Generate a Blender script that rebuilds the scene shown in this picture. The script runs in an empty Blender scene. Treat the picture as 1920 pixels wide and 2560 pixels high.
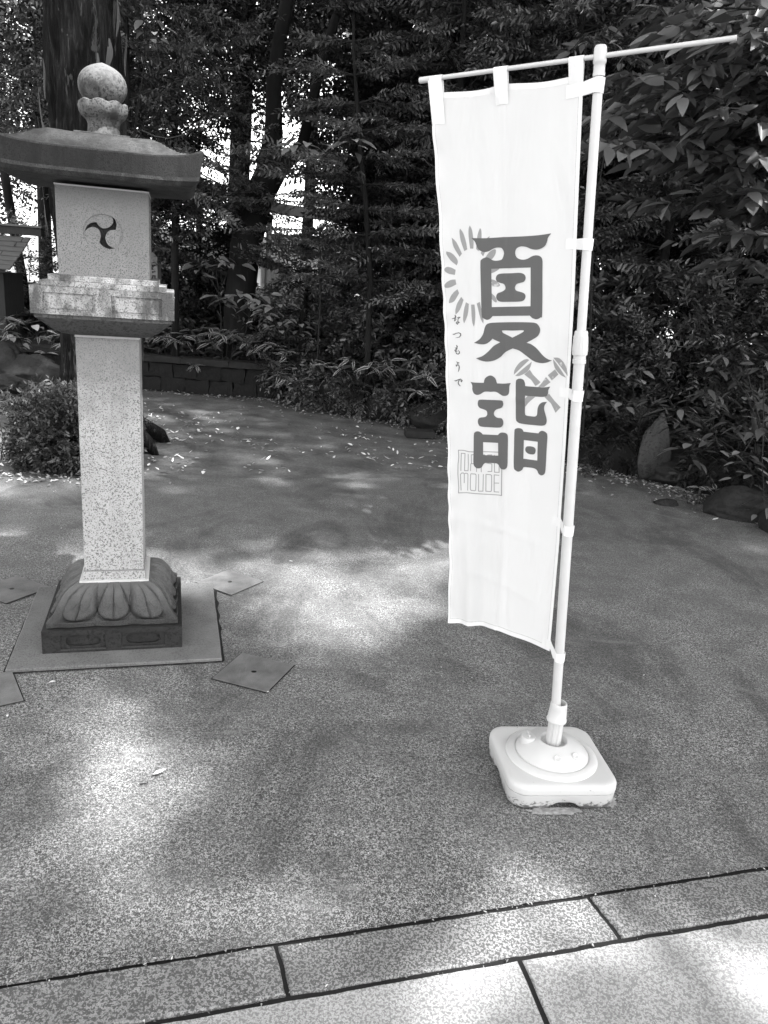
import bpy, bmesh, math, random
import numpy as np
from mathutils import Vector, Matrix, noise
from mathutils.geometry import tessellate_polygon

random.seed(7); rng = np.random.default_rng(11)
scene = bpy.context.scene
col = scene.collection

# ------------------------------------------------------------------ camera
CAM_H, PITCH, ROLL = 1.55, math.radians(16.9), math.radians(4.4)
cam_d = bpy.data.cameras.new('camera'); cam = bpy.data.objects.new('camera', cam_d); col.objects.link(cam)
cam.matrix_world = Matrix.Translation((0, 0, CAM_H)) @ (Matrix.Rotation(math.pi/2-PITCH, 4, 'X') @ Matrix.Rotation(ROLL, 4, 'Z'))
cam_d.sensor_fit = 'HORIZONTAL'; cam_d.sensor_width = 36; cam_d.lens = 36.28
cam_d.clip_start = 0.05; cam_d.clip_end = 2000
scene.camera = cam
# ------------------------------------------------------------------ sky, sun, exposure
SUN_DIR = Vector((0.50, -0.35, 1.0)).normalized()          # towards the sun
SUN_EL = math.asin(SUN_DIR.z); SUN_AZ = math.atan2(SUN_DIR.x, SUN_DIR.y)
world = bpy.data.worlds.new('World'); scene.world = world; world.use_nodes = True
wn = world.node_tree; wn.nodes.clear()
sky = wn.nodes.new('ShaderNodeTexSky'); sky.sky_type = 'NISHITA'; sky.sun_disc = False
sky.sun_elevation = SUN_EL; sky.sun_rotation = SUN_AZ; sky.dust_density = 2.0
bw = wn.nodes.new('ShaderNodeRGBToBW'); bg = wn.nodes.new('ShaderNodeBackground'); wo = wn.nodes.new('ShaderNodeOutputWorld')
bg.inputs['Strength'].default_value = 0.15
wn.links.new(sky.outputs[0], bw.inputs[0]); wn.links.new(bw.outputs[0], bg.inputs['Color']); wn.links.new(bg.outputs[0], wo.inputs[0])
sl = bpy.data.lights.new('sun', 'SUN'); sl.energy = 2.5; sl.angle = math.radians(1.0); sl.color = (1, 1, 1)
so = bpy.data.objects.new('sun', sl); col.objects.link(so); so.rotation_euler = SUN_DIR.to_track_quat('Z', 'Y').to_euler()
so.location = (4, -3, 12)
vs = scene.view_settings; vs.view_transform = 'Standard'; vs.look = 'None'; vs.gamma = 1; vs.use_curve_mapping = False
vs.exposure = 2.8
scene.render.resolution_x = 768; scene.render.resolution_y = 1024
scene.render.engine = 'CYCLES'

# ------------------------------------------------------------------ helpers
def px(x, y, Y):                                            # photo pixel seen at forward distance Y -> world point
    d = cam.matrix_world.to_3x3() @ Vector(((x-960)/1935, -(y-1280)/1935, -1))
    return Vector((0, 0, CAM_H)) + d*(Y/d.y)
def gpx(x, y, z=0.0):
    d = cam.matrix_world.to_3x3() @ Vector(((x-960)/1935, -(y-1280)/1935, -1))
    return Vector((0, 0, CAM_H)) + d*((z-CAM_H)/d.z)
def tag(o, label=None, cat=None, group=None, kind=None):
    if label: o['label'] = label
    if cat: o['category'] = cat
    if group: o['group'] = group
    if kind: o['kind'] = kind
    return o
def empty(name, label, cat, loc=(0, 0, 0), rz=0, group=None):
    o = bpy.data.objects.new(name, None); col.objects.link(o); o.location = loc; o.rotation_euler = (0, 0, rz)
    o.empty_display_size = 0.1
    return tag(o, label, cat, group)
def link_mesh(name, me, parent=None, loc=None):
    o = bpy.data.objects.new(name, me); col.objects.link(o)
    if parent: o.parent = parent
    if loc is not None: o.location = loc
    return o
class MB:
    def __init__(s): s.v = []; s.f = []; s.m = []
    def add(s, vs_, fs, mi=0):
        n = len(s.v); s.v += [tuple(p) for p in vs_]
        for f in fs: s.f.append([i+n for i in f]); s.m.append(mi)
        return s
    def box(s, c, size, M=None, mi=0, taper=1.0):
        x, y, z = [a/2 for a in size]; V_ = []
        for sz in (-1, 1):
            k = taper if sz > 0 else 1
            for sx, sy in ((-1, -1), (1, -1), (1, 1), (-1, 1)):
                p = Vector((sx*x*k, sy*y*k, sz*z))
                if M: p = M @ p
                V_.append(p+Vector(c))
        return s.add(V_, [(3, 2, 1, 0), (4, 5, 6, 7), (0, 1, 5, 4), (1, 2, 6, 5), (2, 3, 7, 6), (3, 0, 4, 7)], mi)
    def tube(s, pts, rad, n=10, mi=0, cap=True, wob=0.0):
        pts = [Vector(p) for p in pts]; N = len(pts)
        if not isinstance(rad, (list, tuple)): rad = [rad]*N
        V_ = []; ref = Vector((0.13, 0.97, 0.2))
        for i, p in enumerate(pts):
            t = (pts[min(i+1, N-1)]-pts[max(i-1, 0)]).normalized()
            a = t.cross(ref);
            if a.length < 0.1: a = t.cross(Vector((1, 0, 0)))
            a.normalize(); b = t.cross(a)
            for k in range(n):
                th = 2*math.pi*k/n; r = rad[i]*(1+wob*noise.noise(Vector((math.cos(th)*2.2, math.sin(th)*2.2, p.z*1.3+p.x))))
                V_.append(p+a*math.cos(th)*r+b*math.sin(th)*r)
        F_ = [(i*n+k, i*n+(k+1) % n, (i+1)*n+(k+1) % n, (i+1)*n+k) for i in range(N-1) for k in range(n)]
        if cap: F_ += [tuple(range(n-1, -1, -1)), tuple(range((N-1)*n, N*n))]
        return s.add(V_, F_, mi)
    def lathe(s, prof, n=32, c=(0, 0, 0), mi=0, fn=None):
        V_ = []
        for j, (r, z) in enumerate(prof):
            for k in range(n):
                th = 2*math.pi*k/n; rr = fn(r, z, th, j) if fn else r
                V_.append((c[0]+rr*math.cos(th), c[1]+rr*math.sin(th), c[2]+z))
        m = len(prof)
        F_ = [(j*n+k, j*n+(k+1) % n, (j+1)*n+(k+1) % n, (j+1)*n+k) for j in range(m-1) for k in range(n)]
        F_ += [tuple(range(n-1, -1, -1)), tuple(range((m-1)*n, m*n))]
        return s.add(V_, F_, mi)
    def grid(s, fn, nu, nv, mi=0, flip=False):
        V_ = [fn(i/nu, j/nv) for j in range(nv+1) for i in range(nu+1)]
        F_ = []
        for j in range(nv):
            for i in range(nu):
                a = j*(nu+1)+i; q = (a, a+1, a+nu+2, a+nu+1); F_.append(q[::-1] if flip else q)
        return s.add(V_, F_, mi)
    def build(s, name, mats, parent=None, smooth=None, bevel=0, seg=2, loc=None):
        me = bpy.data.meshes.new(name); me.from_pydata(s.v, [], s.f)
        if not isinstance(mats, (list, tuple)): mats = [mats]
        for m in mats: me.materials.append(m)
        if len(mats) > 1: me.polygons.foreach_set('material_index', s.m)
        if bevel:
            bm = bmesh.new(); bm.from_mesh(me)
            bmesh.ops.bevel(bm, geom=[e for e in bm.edges if len(e.link_faces) == 2 and e.calc_face_angle() > 0.6], offset=bevel, segments=seg, profile=0.5, affect='EDGES')
            bm.to_mesh(me); bm.free()
        me.update()
        if smooth is not None:
            me.shade_smooth()
            if smooth < 3: me.set_sharp_from_angle(angle=smooth)
        return link_mesh(name, me, parent, loc)
def np_mesh(name, V_, F_, mats, parent=None, mi=None, loc=None, smooth=False):
    me = bpy.data.meshes.new(name); n, m = len(V_), len(F_)
    me.vertices.add(n); me.vertices.foreach_set('co', np.asarray(V_, np.float32).ravel())
    me.loops.add(m*4); me.loops.foreach_set('vertex_index', np.asarray(F_, np.int32).ravel())
    me.polygons.add(m); me.polygons.foreach_set('loop_start', np.arange(0, m*4, 4, dtype=np.int32))
    me.polygons.foreach_set('loop_total', np.full(m, 4, np.int32))
    if not isinstance(mats, (list, tuple)): mats = [mats]
    for mt in mats: me.materials.append(mt)
    if mi is not None: me.polygons.foreach_set('material_index', np.asarray(mi, np.int32))
    if smooth: me.polygons.foreach_set('use_smooth', np.ones(m, bool))
    me.update(calc_edges=True); me.validate()
    return link_mesh(name, me, parent, loc)

# ------------------------------------------------------------------ materials (the photograph is black and white: greys)
def mat(name):
    m = bpy.data.materials.new(name); m.use_nodes = True; nt = m.node_tree
    return m, nt, nt.nodes['Principled BSDF'], nt.nodes['Material Output']
def N(nt, t, **kw):
    n = nt.nodes.new('ShaderNode'+t)
    for k, v in kw.items():
        if k in n.inputs: n.inputs[k].default_value = v
        else: setattr(n, k, v)
    return n
def ramp(nt, src, stops):
    r = nt.nodes.new('ShaderNodeValToRGB'); nt.links.new(src, r.inputs[0])
    e = r.color_ramp.elements
    while len(e) < len(stops): e.new(0.5)
    for el, (p, c) in zip(e, stops): el.position = p; el.color = (c, c, c, 1)
    return r.outputs[0]
def mixc(nt, f, a, b, mode='MIX'):
    m = nt.nodes.new('ShaderNodeMix'); m.data_type = 'RGBA'; m.blend_type = mode
    for sock, val in ((m.inputs[0], f), (m.inputs[6], a), (m.inputs[7], b)):
        if hasattr(val, 'links'): nt.links.new(val, sock)
        elif sock.type == 'RGBA': sock.default_value = (val, val, val, 1)
        else: sock.default_value = val
    return m.outputs[2]
def coords(nt, scale=(1, 1, 1), kind='Object'):
    tc = N(nt, 'TexCoord'); mp = N(nt, 'Mapping'); mp.inputs['Scale'].default_value = scale
    nt.links.new(tc.outputs[kind], mp.inputs[0]); return mp.outputs[0]
def noisef(nt, vec, scale, detail=3, rough=.55, dist=0):
    n = N(nt, 'TexNoise', Scale=scale, Detail=detail, Roughness=rough, Distortion=dist); nt.links.new(vec, n.inputs['Vector']); return n.outputs['Fac']
def bump(nt, bsdf, h, strength, dist=0.01, prev=None):
    b = N(nt, 'Bump', Strength=strength, Distance=dist); nt.links.new(h, b.inputs['Height'])
    if prev: nt.links.new(prev, b.inputs['Normal'])
    nt.links.new(b.outputs[0], bsdf.inputs['Normal']); return b.outputs[0]

def granite(name, light, dark, fleck, stain=0.0, stain_scale=(6, 6, 2), flecksz=95, moss=0.0, rough=.75, stain_lo=.45, stain_hi=.7, ztone=None, fth=(.40, .47)):
    m, nt, b, o = mat(name); v = coords(nt)
    n1 = noisef(nt, v, flecksz, 2, .5, .6); n2 = noisef(nt, v, flecksz*2.3, 2, .6); n3 = noisef(nt, v, 7, 4, .6)
    c = ramp(nt, n1, [(fth[0], fleck), (fth[1], light)])
    c = mixc(nt, ramp(nt, n2, [(0.38, .55), (0.62, 0)]), c, dark)
    c = mixc(nt, ramp(nt, n3, [(0.3, .0), (0.8, .35)]), c, dark)
    if stain:
        sv = coords(nt, stain_scale); s = noisef(nt, sv, 1.6, 6, .65)
        c = mixc(nt, ramp(nt, s, [(stain_lo, 0), (stain_hi, stain)]), c, moss)
    if ztone:                                               # second tone blended in by height (z from, z to, colour); weathering on the post
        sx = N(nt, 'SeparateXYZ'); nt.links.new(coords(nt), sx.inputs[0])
        mr = N(nt, 'MapRange'); mr.inputs[1].default_value = ztone[0]; mr.inputs[2].default_value = ztone[1]
        ad = N(nt, 'Math', operation='MULTIPLY_ADD'); nt.links.new(noisef(nt, v, 14, 5, .65), ad.inputs[0]); ad.inputs[1].default_value = abs(ztone[1]-ztone[0])*1.0; nt.links.new(sx.outputs[2], ad.inputs[2])
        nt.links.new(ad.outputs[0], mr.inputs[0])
        ml = N(nt, 'Math', operation='MULTIPLY'); nt.links.new(mr.outputs[0], ml.inputs[0]); ml.inputs[1].default_value = ztone[3]
        c = mixc(nt, ml.outputs[0], c, ztone[2])
    nt.links.new(c, b.inputs['Base Color']); b.inputs['Roughness'].default_value = rough
    b.inputs['Specular IOR Level'].default_value = .25
    bump(nt, b, n1, .35, .004)
    return m
def plain(name, base, rough=.6, var=.2, scale=8, bmp=.2, bscale=60, spec=.3, stretch=(1, 1, 1)):
    m, nt, b, o = mat(name); v = coords(nt, stretch)
    n = noisef(nt, v, scale, 5, .6)
    nt.links.new(ramp(nt, n, [(0.25, base*(1-var)), (0.75, base*(1+var))]), b.inputs['Base Color'])
    b.inputs['Roughness'].default_value = rough; b.inputs['Specular IOR Level'].default_value = spec
    if bmp: bump(nt, b, noisef(nt, v, bscale, 4, .6), bmp, .01)
    return m
def leafmat(name, lo, hi, rough=.45, trans=.25, spec=.4):
    m, nt, b, o = mat(name); g = N(nt, 'NewGeometry')
    c = ramp(nt, g.outputs['Random Per Island'], [(0, lo), (.75, (lo+hi)/2), (1, hi)])
    nt.links.new(c, b.inputs['Base Color']); b.inputs['Roughness'].default_value = rough; b.inputs['Specular IOR Level'].default_value = spec
    t = N(nt, 'BsdfTranslucent'); nt.links.new(c, t.inputs[0]); mx = N(nt, 'MixShader'); mx.inputs[0].default_value = trans
    nt.links.new(b.outputs[0], mx.inputs[1]); nt.links.new(t.outputs[0], mx.inputs[2]); nt.links.new(mx.outputs[0], o.inputs[0])
    return m

M = {}
M['post'] = granite('granite_post', .40, .26, .04, flecksz=185, stain=.35, moss=.16, stain_scale=(12, 12, 1.2), stain_lo=.46, stain_hi=.72, ztone=(1.02, 1.30, .13, .75))
M['box'] = granite('granite_box', .25, .15, .035, flecksz=230, ztone=(1.60, 1.90, .14, .75), stain=.3, moss=.1)
M['plat'] = granite('granite_platform', .38, .2, .05, flecksz=200, stain=.85, moss=.04, stain_scale=(7.6, 7, 3.5), stain_lo=.44, stain_hi=.60)
M['under'] = granite('granite_underside', .08, .05, .03, stain=.5, moss=.04)  # platform underside, set darker than the platform above it
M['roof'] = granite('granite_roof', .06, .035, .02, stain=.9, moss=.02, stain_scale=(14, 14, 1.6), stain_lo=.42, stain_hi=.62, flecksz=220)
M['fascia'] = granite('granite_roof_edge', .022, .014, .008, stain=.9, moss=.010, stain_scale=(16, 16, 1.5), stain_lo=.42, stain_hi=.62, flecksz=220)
M['lotus'] = granite('granite_lotus', .055, .03, .015, stain=.85, moss=.018, stain_scale=(5, 5, 5), flecksz=220, ztone=(.20, .32, .14, .5))
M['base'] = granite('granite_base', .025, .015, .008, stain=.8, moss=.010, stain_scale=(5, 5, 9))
M['jewel'] = granite('granite_jewel', .095, .045, .015, stain=.95, moss=.022, stain_scale=(8, 8, 8), stain_lo=.46, stain_hi=.6, ztone=(2.17, 2.24, .20, .6))  # top of the jewel blended lighter, light from above put into the colour
M['cement'] = plain('pale_mortar', .42, .8, .15)
M['dark'] = plain('hole_shade', .004, .95)  # near-black floor stands for the shade inside the cover holes
M['slab'] = granite('concrete_pad', .125, .09, .06, flecksz=170, stain=.6, moss=.18, stain_scale=(2, 2, 2))
M['kerb'] = granite('granite_kerb', .085, .045, .30, flecksz=165, stain=.45, moss=.06, stain_scale=(3, 3, 3), fth=(.47, .53))
M['paver'] = granite('granite_pale_paver', .19, .15, .42, flecksz=165, fth=(.48, .55), stain=.3, moss=.16, stain_scale=(2, 2, 2))
M['joint'] = plain('joint_soil', .009, .95)
M['steel'] = plain('checker_plate_steel', .115, .55, .45, 9, .3, 160)
M['white'] = plain('white_plastic', .46, .38, .03, 6, 0, spec=.4)
M['pole'] = plain('white_enamelled_pole', .46, .3, .05, 20, 0, spec=.5)
M['bark'] = None; M['bark2'] = plain('dark_smooth_bark', .006, .9, .7, 14, .6, 40, stretch=(1, 1, .3))
M['rock'] = granite('garden_rock', .022, .013, .008, stain=.6, moss=.007, flecksz=60)
M['rock2'] = granite('standing_stone', .055, .03, .02, stain=.5, moss=.02, flecksz=45)
M['wallst'] = plain('mossy_block', .009, .9, .5, 9, .8, 30)
M['wallcap'] = plain('mossy_coping', .018, .9, .5, 12, .6, 30)
M['soil'] = plain('forest_soil', .014, .95, .4, 5, .8, 30)
M['wood'] = plain('dark_old_timber', .02, .8, .3, 10, .3, 40, stretch=(6, 6, .6))
M['plank'] = plain('bleached_plank', .085, .7, .3, 14, .3, 60, stretch=(.5, 6, 6))
M['signpost'] = plain('pale_sign_stone', .20, .7, .1)
M['ink'] = plain('black_ink', .02, .8, .1, bmp=0)
M['twig'] = plain('twig_wood', .018, .85, .3)
M['leafA'] = leafmat('large_glossy_leaf', .04, .12, .33, .3, .7)
M['leafB'] = leafmat('evergreen_leaf', .014, .13, .33, .2, .7)
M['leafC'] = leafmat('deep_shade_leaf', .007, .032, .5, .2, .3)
M['leafS'] = leafmat('azalea_leaf', .02, .085, .45, .25, .3)
M['sasa'] = leafmat('bamboo_grass_blade', .04, .08, .4, .25, .4)
M['sasaw'] = leafmat('bamboo_grass_margin', .35, .6, .6, .2, .2)
M['sasam'] = leafmat('bamboo_grass_mass', .012, .10, .4, .25, .4)
M['leafY'] = leafmat('young_leaf', .03, .16, .35, .3, .6)
M['pale'] = leafmat('pale_broad_leaf', .14, .24, .4, .3, .4)
M['litter'] = leafmat('dry_fallen_leaf', .12, .62, .7, .1, .2)
M['wallw'] = plain('pale_render', .7, .8, .05)
M['glass'] = plain('window_dark_glass', .05, .15, .1, bmp=0, spec=.8)

def bark():
    m, nt, b, o = mat('furrowed_bark'); v = coords(nt, (1, 1, .14))
    n = noisef(nt, v, 48, 6, .7, .6); f = noisef(nt, coords(nt, (1, 1, .2)), 16, 5, .65, .5)
    c = ramp(nt, n, [(.44, .0015), (.54, .006), (.64, .018)])
    c = mixc(nt, ramp(nt, f, [(.60, 0), (.63, .8)]), c, .055)
    nt.links.new(c, b.inputs['Base Color']); b.inputs['Roughness'].default_value = .9; b.inputs['Specular IOR Level'].default_value = .15
    bump(nt, b, n, .9, .03); return m
M['bark'] = bark()
def asphalt():
    m, nt, b, o = mat('worn_asphalt'); v = coords(nt)
    n1 = noisef(nt, v, 150, 2, .6, 1.4); n2 = noisef(nt, v, 480, 2, .6); big = noisef(nt, v, .9, 5, .6); mid = noisef(nt, v, 5, 5, .65)
    c = ramp(nt, n1, [(.40, .034), (.50, .095), (.545, .26), (.64, .38)])
    c2 = ramp(nt, n1, [(.38, .075), (.52, .125), (.60, .23)])
    # stones bared where feet have worn the binder
    w = N(nt, 'Math', operation='ADD'); nt.links.new(big, w.inputs[0])
    w2 = N(nt, 'Math', operation='MULTIPLY_ADD'); nt.links.new(mid, w2.inputs[0]); w2.inputs[1].default_value = .35; w2.inputs[2].default_value = -.175
    nt.links.new(w2.outputs[0], w.inputs[1])
    sx = N(nt, 'SeparateXYZ'); nt.links.new(coords(nt), sx.inputs[0])
    mr = N(nt, 'MapRange'); mr.inputs[1].default_value = 2.2; mr.inputs[2].default_value = 4.6; mr.inputs[3].default_value = .14; mr.inputs[4].default_value = -.12
    nt.links.new(sx.outputs[1], mr.inputs[0])
    w3 = N(nt, 'Math', operation='ADD'); nt.links.new(w.outputs[0], w3.inputs[0]); nt.links.new(mr.outputs[0], w3.inputs[1])
    c = mixc(nt, ramp(nt, w3.outputs[0], [(.38, 0), (.72, 1)]), c2, c)
    c = mixc(nt, ramp(nt, n2, [(.4, .3), (.6, 0)]), c, .03)
    c = mixc(nt, ramp(nt, mid, [(.35, .35), (.6, 0)]), c, .05)
    st = noisef(nt, coords(nt, (1.0, .55, 1)), 1.7, 7, .7, .8); c = mixc(nt, ramp(nt, st, [(.50, 0), (.60, .45), (.75, .6)]), c, .028)
    wr = noisef(nt, coords(nt, (.6, 1.4, 1)), 3.1, 6, .7, 1.2); c = mixc(nt, ramp(nt, wr, [(.58, 0), (.72, .45)]), c, .20)
    nt.links.new(c, b.inputs['Base Color']); b.inputs['Roughness'].default_value = .85; b.inputs['Specular IOR Level'].default_value = .2
    bump(nt, b, n1, .5, .004); return m
M['asphalt'] = asphalt()
def dirt():
    m, nt, b, o = mat('packed_dirt'); v = coords(nt)
    n = noisef(nt, v, 3, 7, .65); f = noisef(nt, v, 60, 4, .7)
    c = ramp(nt, n, [(.3, .075), (.55, .14), (.8, .21)]); c = mixc(nt, ramp(nt, f, [(.35, .5), (.65, 0)]), c, .035)
    nt.links.new(c, b.inputs['Base Color']); b.inputs['Roughness'].default_value = .95; b.inputs['Specular IOR Level'].default_value = .1
    bump(nt, b, n, .6, .05); return m
M['dirt'] = dirt()
def cloth(name, colr, wear=0, trans=.35):
    m, nt, b, o = mat(name); v = coords(nt)
    b.inputs['Roughness'].default_value = .8; b.inputs['Specular IOR Level'].default_value = .15
    base = ramp(nt, noisef(nt, v, 4, 3, .5), [(.3, colr*.985), (.7, colr)])
    if wear: base = mixc(nt, ramp(nt, noisef(nt, v, 30, 5, .7), [(.60, 0), (.66, wear)]), base, .66)
    nt.links.new(base, b.inputs['Base Color'])
    t = N(nt, 'BsdfTranslucent'); nt.links.new(base, t.inputs[0]); mx = N(nt, 'MixShader'); mx.inputs[0].default_value = trans
    nt.links.new(b.outputs[0], mx.inputs[1]); nt.links.new(t.outputs[0], mx.inputs[2]); nt.links.new(mx.outputs[0], o.inputs[0])
    w = noisef(nt, coords(nt, (1, 1, .35)), 9, 3, .5, .5); bump(nt, b, w, .55, .03)
    return m
M['cloth'] = cloth('white_banner_cloth', .73); M['print_dark'] = cloth('banner_print_dark', .145); M['print_light'] = cloth('banner_print_light', .34, .8)
M['print_seal'] = cloth('banner_print_seal', .34); M['tab'] = cloth('white_tape_tab', .74, 0, .15)
def tank():
    m, nt, b, o = mat('scuffed_white_tank'); v = coords(nt)
    sx = N(nt, 'SeparateXYZ'); nt.links.new(v, sx.inputs[0])
    s = noisef(nt, coords(nt, (1, 1, 1.3)), 38, 6, .75, .6)
    k = N(nt, 'MapRange'); k.inputs[1].default_value = .008; k.inputs[2].default_value = .05; k.inputs[3].default_value = .15; k.inputs[4].default_value = -.08
    nt.links.new(sx.outputs[2], k.inputs[0]); ad = N(nt, 'Math', operation='ADD'); nt.links.new(s, ad.inputs[0]); nt.links.new(k.outputs[0], ad.inputs[1])
    c = mixc(nt, ramp(nt, ad.outputs[0], [(.57, 0), (.63, .9)]), .45, .05)
    g = noisef(nt, coords(nt, (1, 1, .25)), 45, 4, .6); c = mixc(nt, ramp(nt, g, [(.5, 0), (.8, .25)]), c, .45)
    nt.links.new(c, b.inputs['Base Color']); b.inputs['Roughness'].default_value = .42; return m
M['tank'] = tank()

# ------------------------------------------------------------------ ground
U = Vector((.962, .274, 0)); D = Vector((-.274, .962, 0))   # the lantern, kerb and path share these directions
def sheet(name, pts, z, m, label=None):
    mb = MB(); mb.add([(p[0], p[1], z) for p in pts], [tuple(range(len(pts)))]); return tag(mb.build(name, m), kind='structure')
sheet('ground', [(-600, -600), (600, -600), (600, 600), (-600, 600)], -.04, plain('open_ground', .16, .95, .3, .5))
# asphalt court: ragged near edge along the kerb, far edge where the dirt begins
K0 = Vector((-.759, 1.302, 0)); KD = (Vector((1.185, 1.866, 0))-K0).normalized(); KN = Vector((KD.y, -KD.x, 0))
near = [K0+KD*t+KN*(-.006+.0035*noise.noise(Vector((t*9, 0, 3)))+.002*noise.noise(Vector((t*40, 0, 3)))) for t in np.arange(-6, 8, .02)]
far = [(12, 8.0), (4.2, 7.3), (1.49, 6.51)] + [(1.49-3.43*k/40+.0, 6.51-1.065*k/40+.012*noise.noise(Vector((k*.5, 1, 0)))) for k in range(1, 41)] + [(-5, 4.5), (-9, 3.2)]
sheet('asphalt_court', [(p[0], p[1]) for p in near]+far, 0, M['asphalt'])
# dirt yard, softly uneven
mb = MB()
def dfn(u, v):
    x = -12+26*u; y = 3.0+9.5*v
    return (x, y, -.012+.008*noise.noise(Vector((x*.9, y*.9, 0))))
mb.grid(dfn, 60, 30); tag(mb.build('dirt_yard', M['dirt'], smooth=3.1), kind='structure')
# paved path: bed, kerb row, pale slab rows
path = tag(MB().add([tuple(K0+KD*-6+KN*-.02+Vector((0, 0, -.007))), tuple(K0+KD*8+KN*-.02+Vector((0, 0, -.007))), tuple(K0+KD*8+KN*3+Vector((0, 0, -.007))), tuple(K0+KD*-6+KN*3+Vector((0, 0, -.007)))], [(3, 2, 1, 0)]).build('paved_path', M['joint']), kind='structure')
def stone(t0, t1, n0, n1, m, name, parent, dz=0.0, skew=0.0):
    # slab from along-kerb t0..t1, outward n0..n1, chipped outline
    pts = []; per = []
    def seg(a, b, k):
        for i in range(k): per.append((a[0]+(b[0]-a[0])*i/k, a[1]+(b[1]-a[1])*i/k))
    seg((t0, n0), (t1, n0), 26); seg((t1, n0), (t1+skew, n1), 8); seg((t1+skew, n1), (t0+skew, n1), 26); seg((t0+skew, n1), (t0, n0), 8)
    V_ = []; L = len(per); ct = (t0+t1+skew)/2; cn = (n0+n1)/2
    for lvl, (sh, z) in enumerate(((0.0, -.05), (0.0, -.005), (.004, 0.0))):
        for (t, n) in per:
            q = K0+KD*t+KN*n
            w = .0032*noise.noise(Vector((q.x*22, q.y*22, lvl*.3)))+.0022*noise.noise(Vector((q.x*90, q.y*90, 2)))
            kt = (t-ct); kn = (n-cn); l = math.hypot(kt, kn)
            q += KD*(-math.copysign(1, kt)*(sh if abs(abs(kt)-abs(t1-t0)/2) < .02 else 0)+w)+KN*(-math.copysign(1, kn)*(sh if abs(abs(kn)-(n1-n0)/2) < .01 else 0)+w)
            V_.append((q.x, q.y, z+dz))
    F_ = [(j*L+i, j*L+(i+1) % L, (j+1)*L+(i+1) % L, (j+1)*L+i) for j in range(2) for i in range(L)]+[tuple(range(2*L, 3*L))]
    mb = MB(); mb.add(V_, [f[::-1] for f in F_]); o = mb.build(name, m, parent)
    bm = bmesh.new(); bm.from_mesh(o.data); bmesh.ops.recalc_face_normals(bm, faces=bm.faces); bm.to_mesh(o.data); bm.free()
    return o
t_j = (Vector((-.178, 1.467, 0))-K0).dot(KD); t_j2 = (Vector((.627, 1.707, 0))-K0).dot(KD); step = t_j2-t_j
for k in range(-4, 5):
    stone(t_j+k*step+.0055, t_j+(k+1)*step-.0055, .002, .1395, M['kerb'], 'kerb_stone', path, dz=.0015*(k % 3), skew=.012)
t_p = (Vector((.414, 1.476, 0))-K0).dot(KD); n0 = .1525
for r in range(4):
    for k in range(-4, 4):
        a = t_p+k*.92+(.46 if r % 2 else 0)
        stone(a+.007, a+.92-.007, n0+r*.46, n0+r*.46+.449, M['paver'], 'paving_slab', path, dz=-.002+.001*((k+r) % 3), skew=-.03)
# small pale scrape marks in the asphalt round the banner stand
mb = MB()
for (cx_, cy_, rx, ry, sd) in ((.60, 2.043, .085, .018, 1), (.785, 2.12, .026, .036, 2)):
    pts = []
    for k in range(72):
        a = 2*math.pi*k/72; q = 1+.35*noise.noise(Vector((math.cos(a)*2, math.sin(a)*2, sd)))+.25*noise.noise(Vector((math.cos(a)*9, math.sin(a)*9, sd)))
        pts.append((cx_+rx*q*math.cos(a), cy_+ry*q*math.sin(a)+.12*rx*math.cos(a), .004))
    mb.add(pts, [tuple(range(72))])
tag(mb.build('mortar_patch', plain('scraped_mortar', .26, .9, .6, 60, .5, 120)), kind='structure')

# raised planting bank behind the wall and the rocks
border = [(-9, 9.9), (-6, 9.7), (-4.5, 9.62), (-3, 9.6), (-1.4, 9.62), (-.5, 8.95), (.55, 8.4), (1.2, 7.6), (1.9, 7.0), (2.5, 6.65), (2.85, 6.0), (3.5, 5.35), (5.2, 4.6), (8, 3.6)]
bo = [Vector((x, y, 0)) for x, y in border]
def bpt(t):
    f = t*(len(bo)-1); i = min(int(f), len(bo)-2); return bo[i].lerp(bo[i+1], f-i)
def bank(u, v):
    p = bpt(u); e = bpt(min(1, u+.03))-bpt(max(0, u-.03)); n = Vector((-e.y, e.x, 0)).normalized()
    n = (n+Vector((.25, .8, 0))).normalized()
    d = 14*v**1.8; h = .36*min(1, d/.12)+.55*(1-math.exp(-max(0, d-.1)/1.8)) if d > 0 else -.05
    q = p+n*d; wall = 1 if q.x < -1.2 else .6
    return (q.x, q.y, h*wall+.06*noise.noise(q*1.1)*min(1, d))
mb = MB(); mb.grid(bank, 90, 40); tag(mb.build('planted_bank', M['soil'], smooth=3.1), kind='structure')

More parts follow.
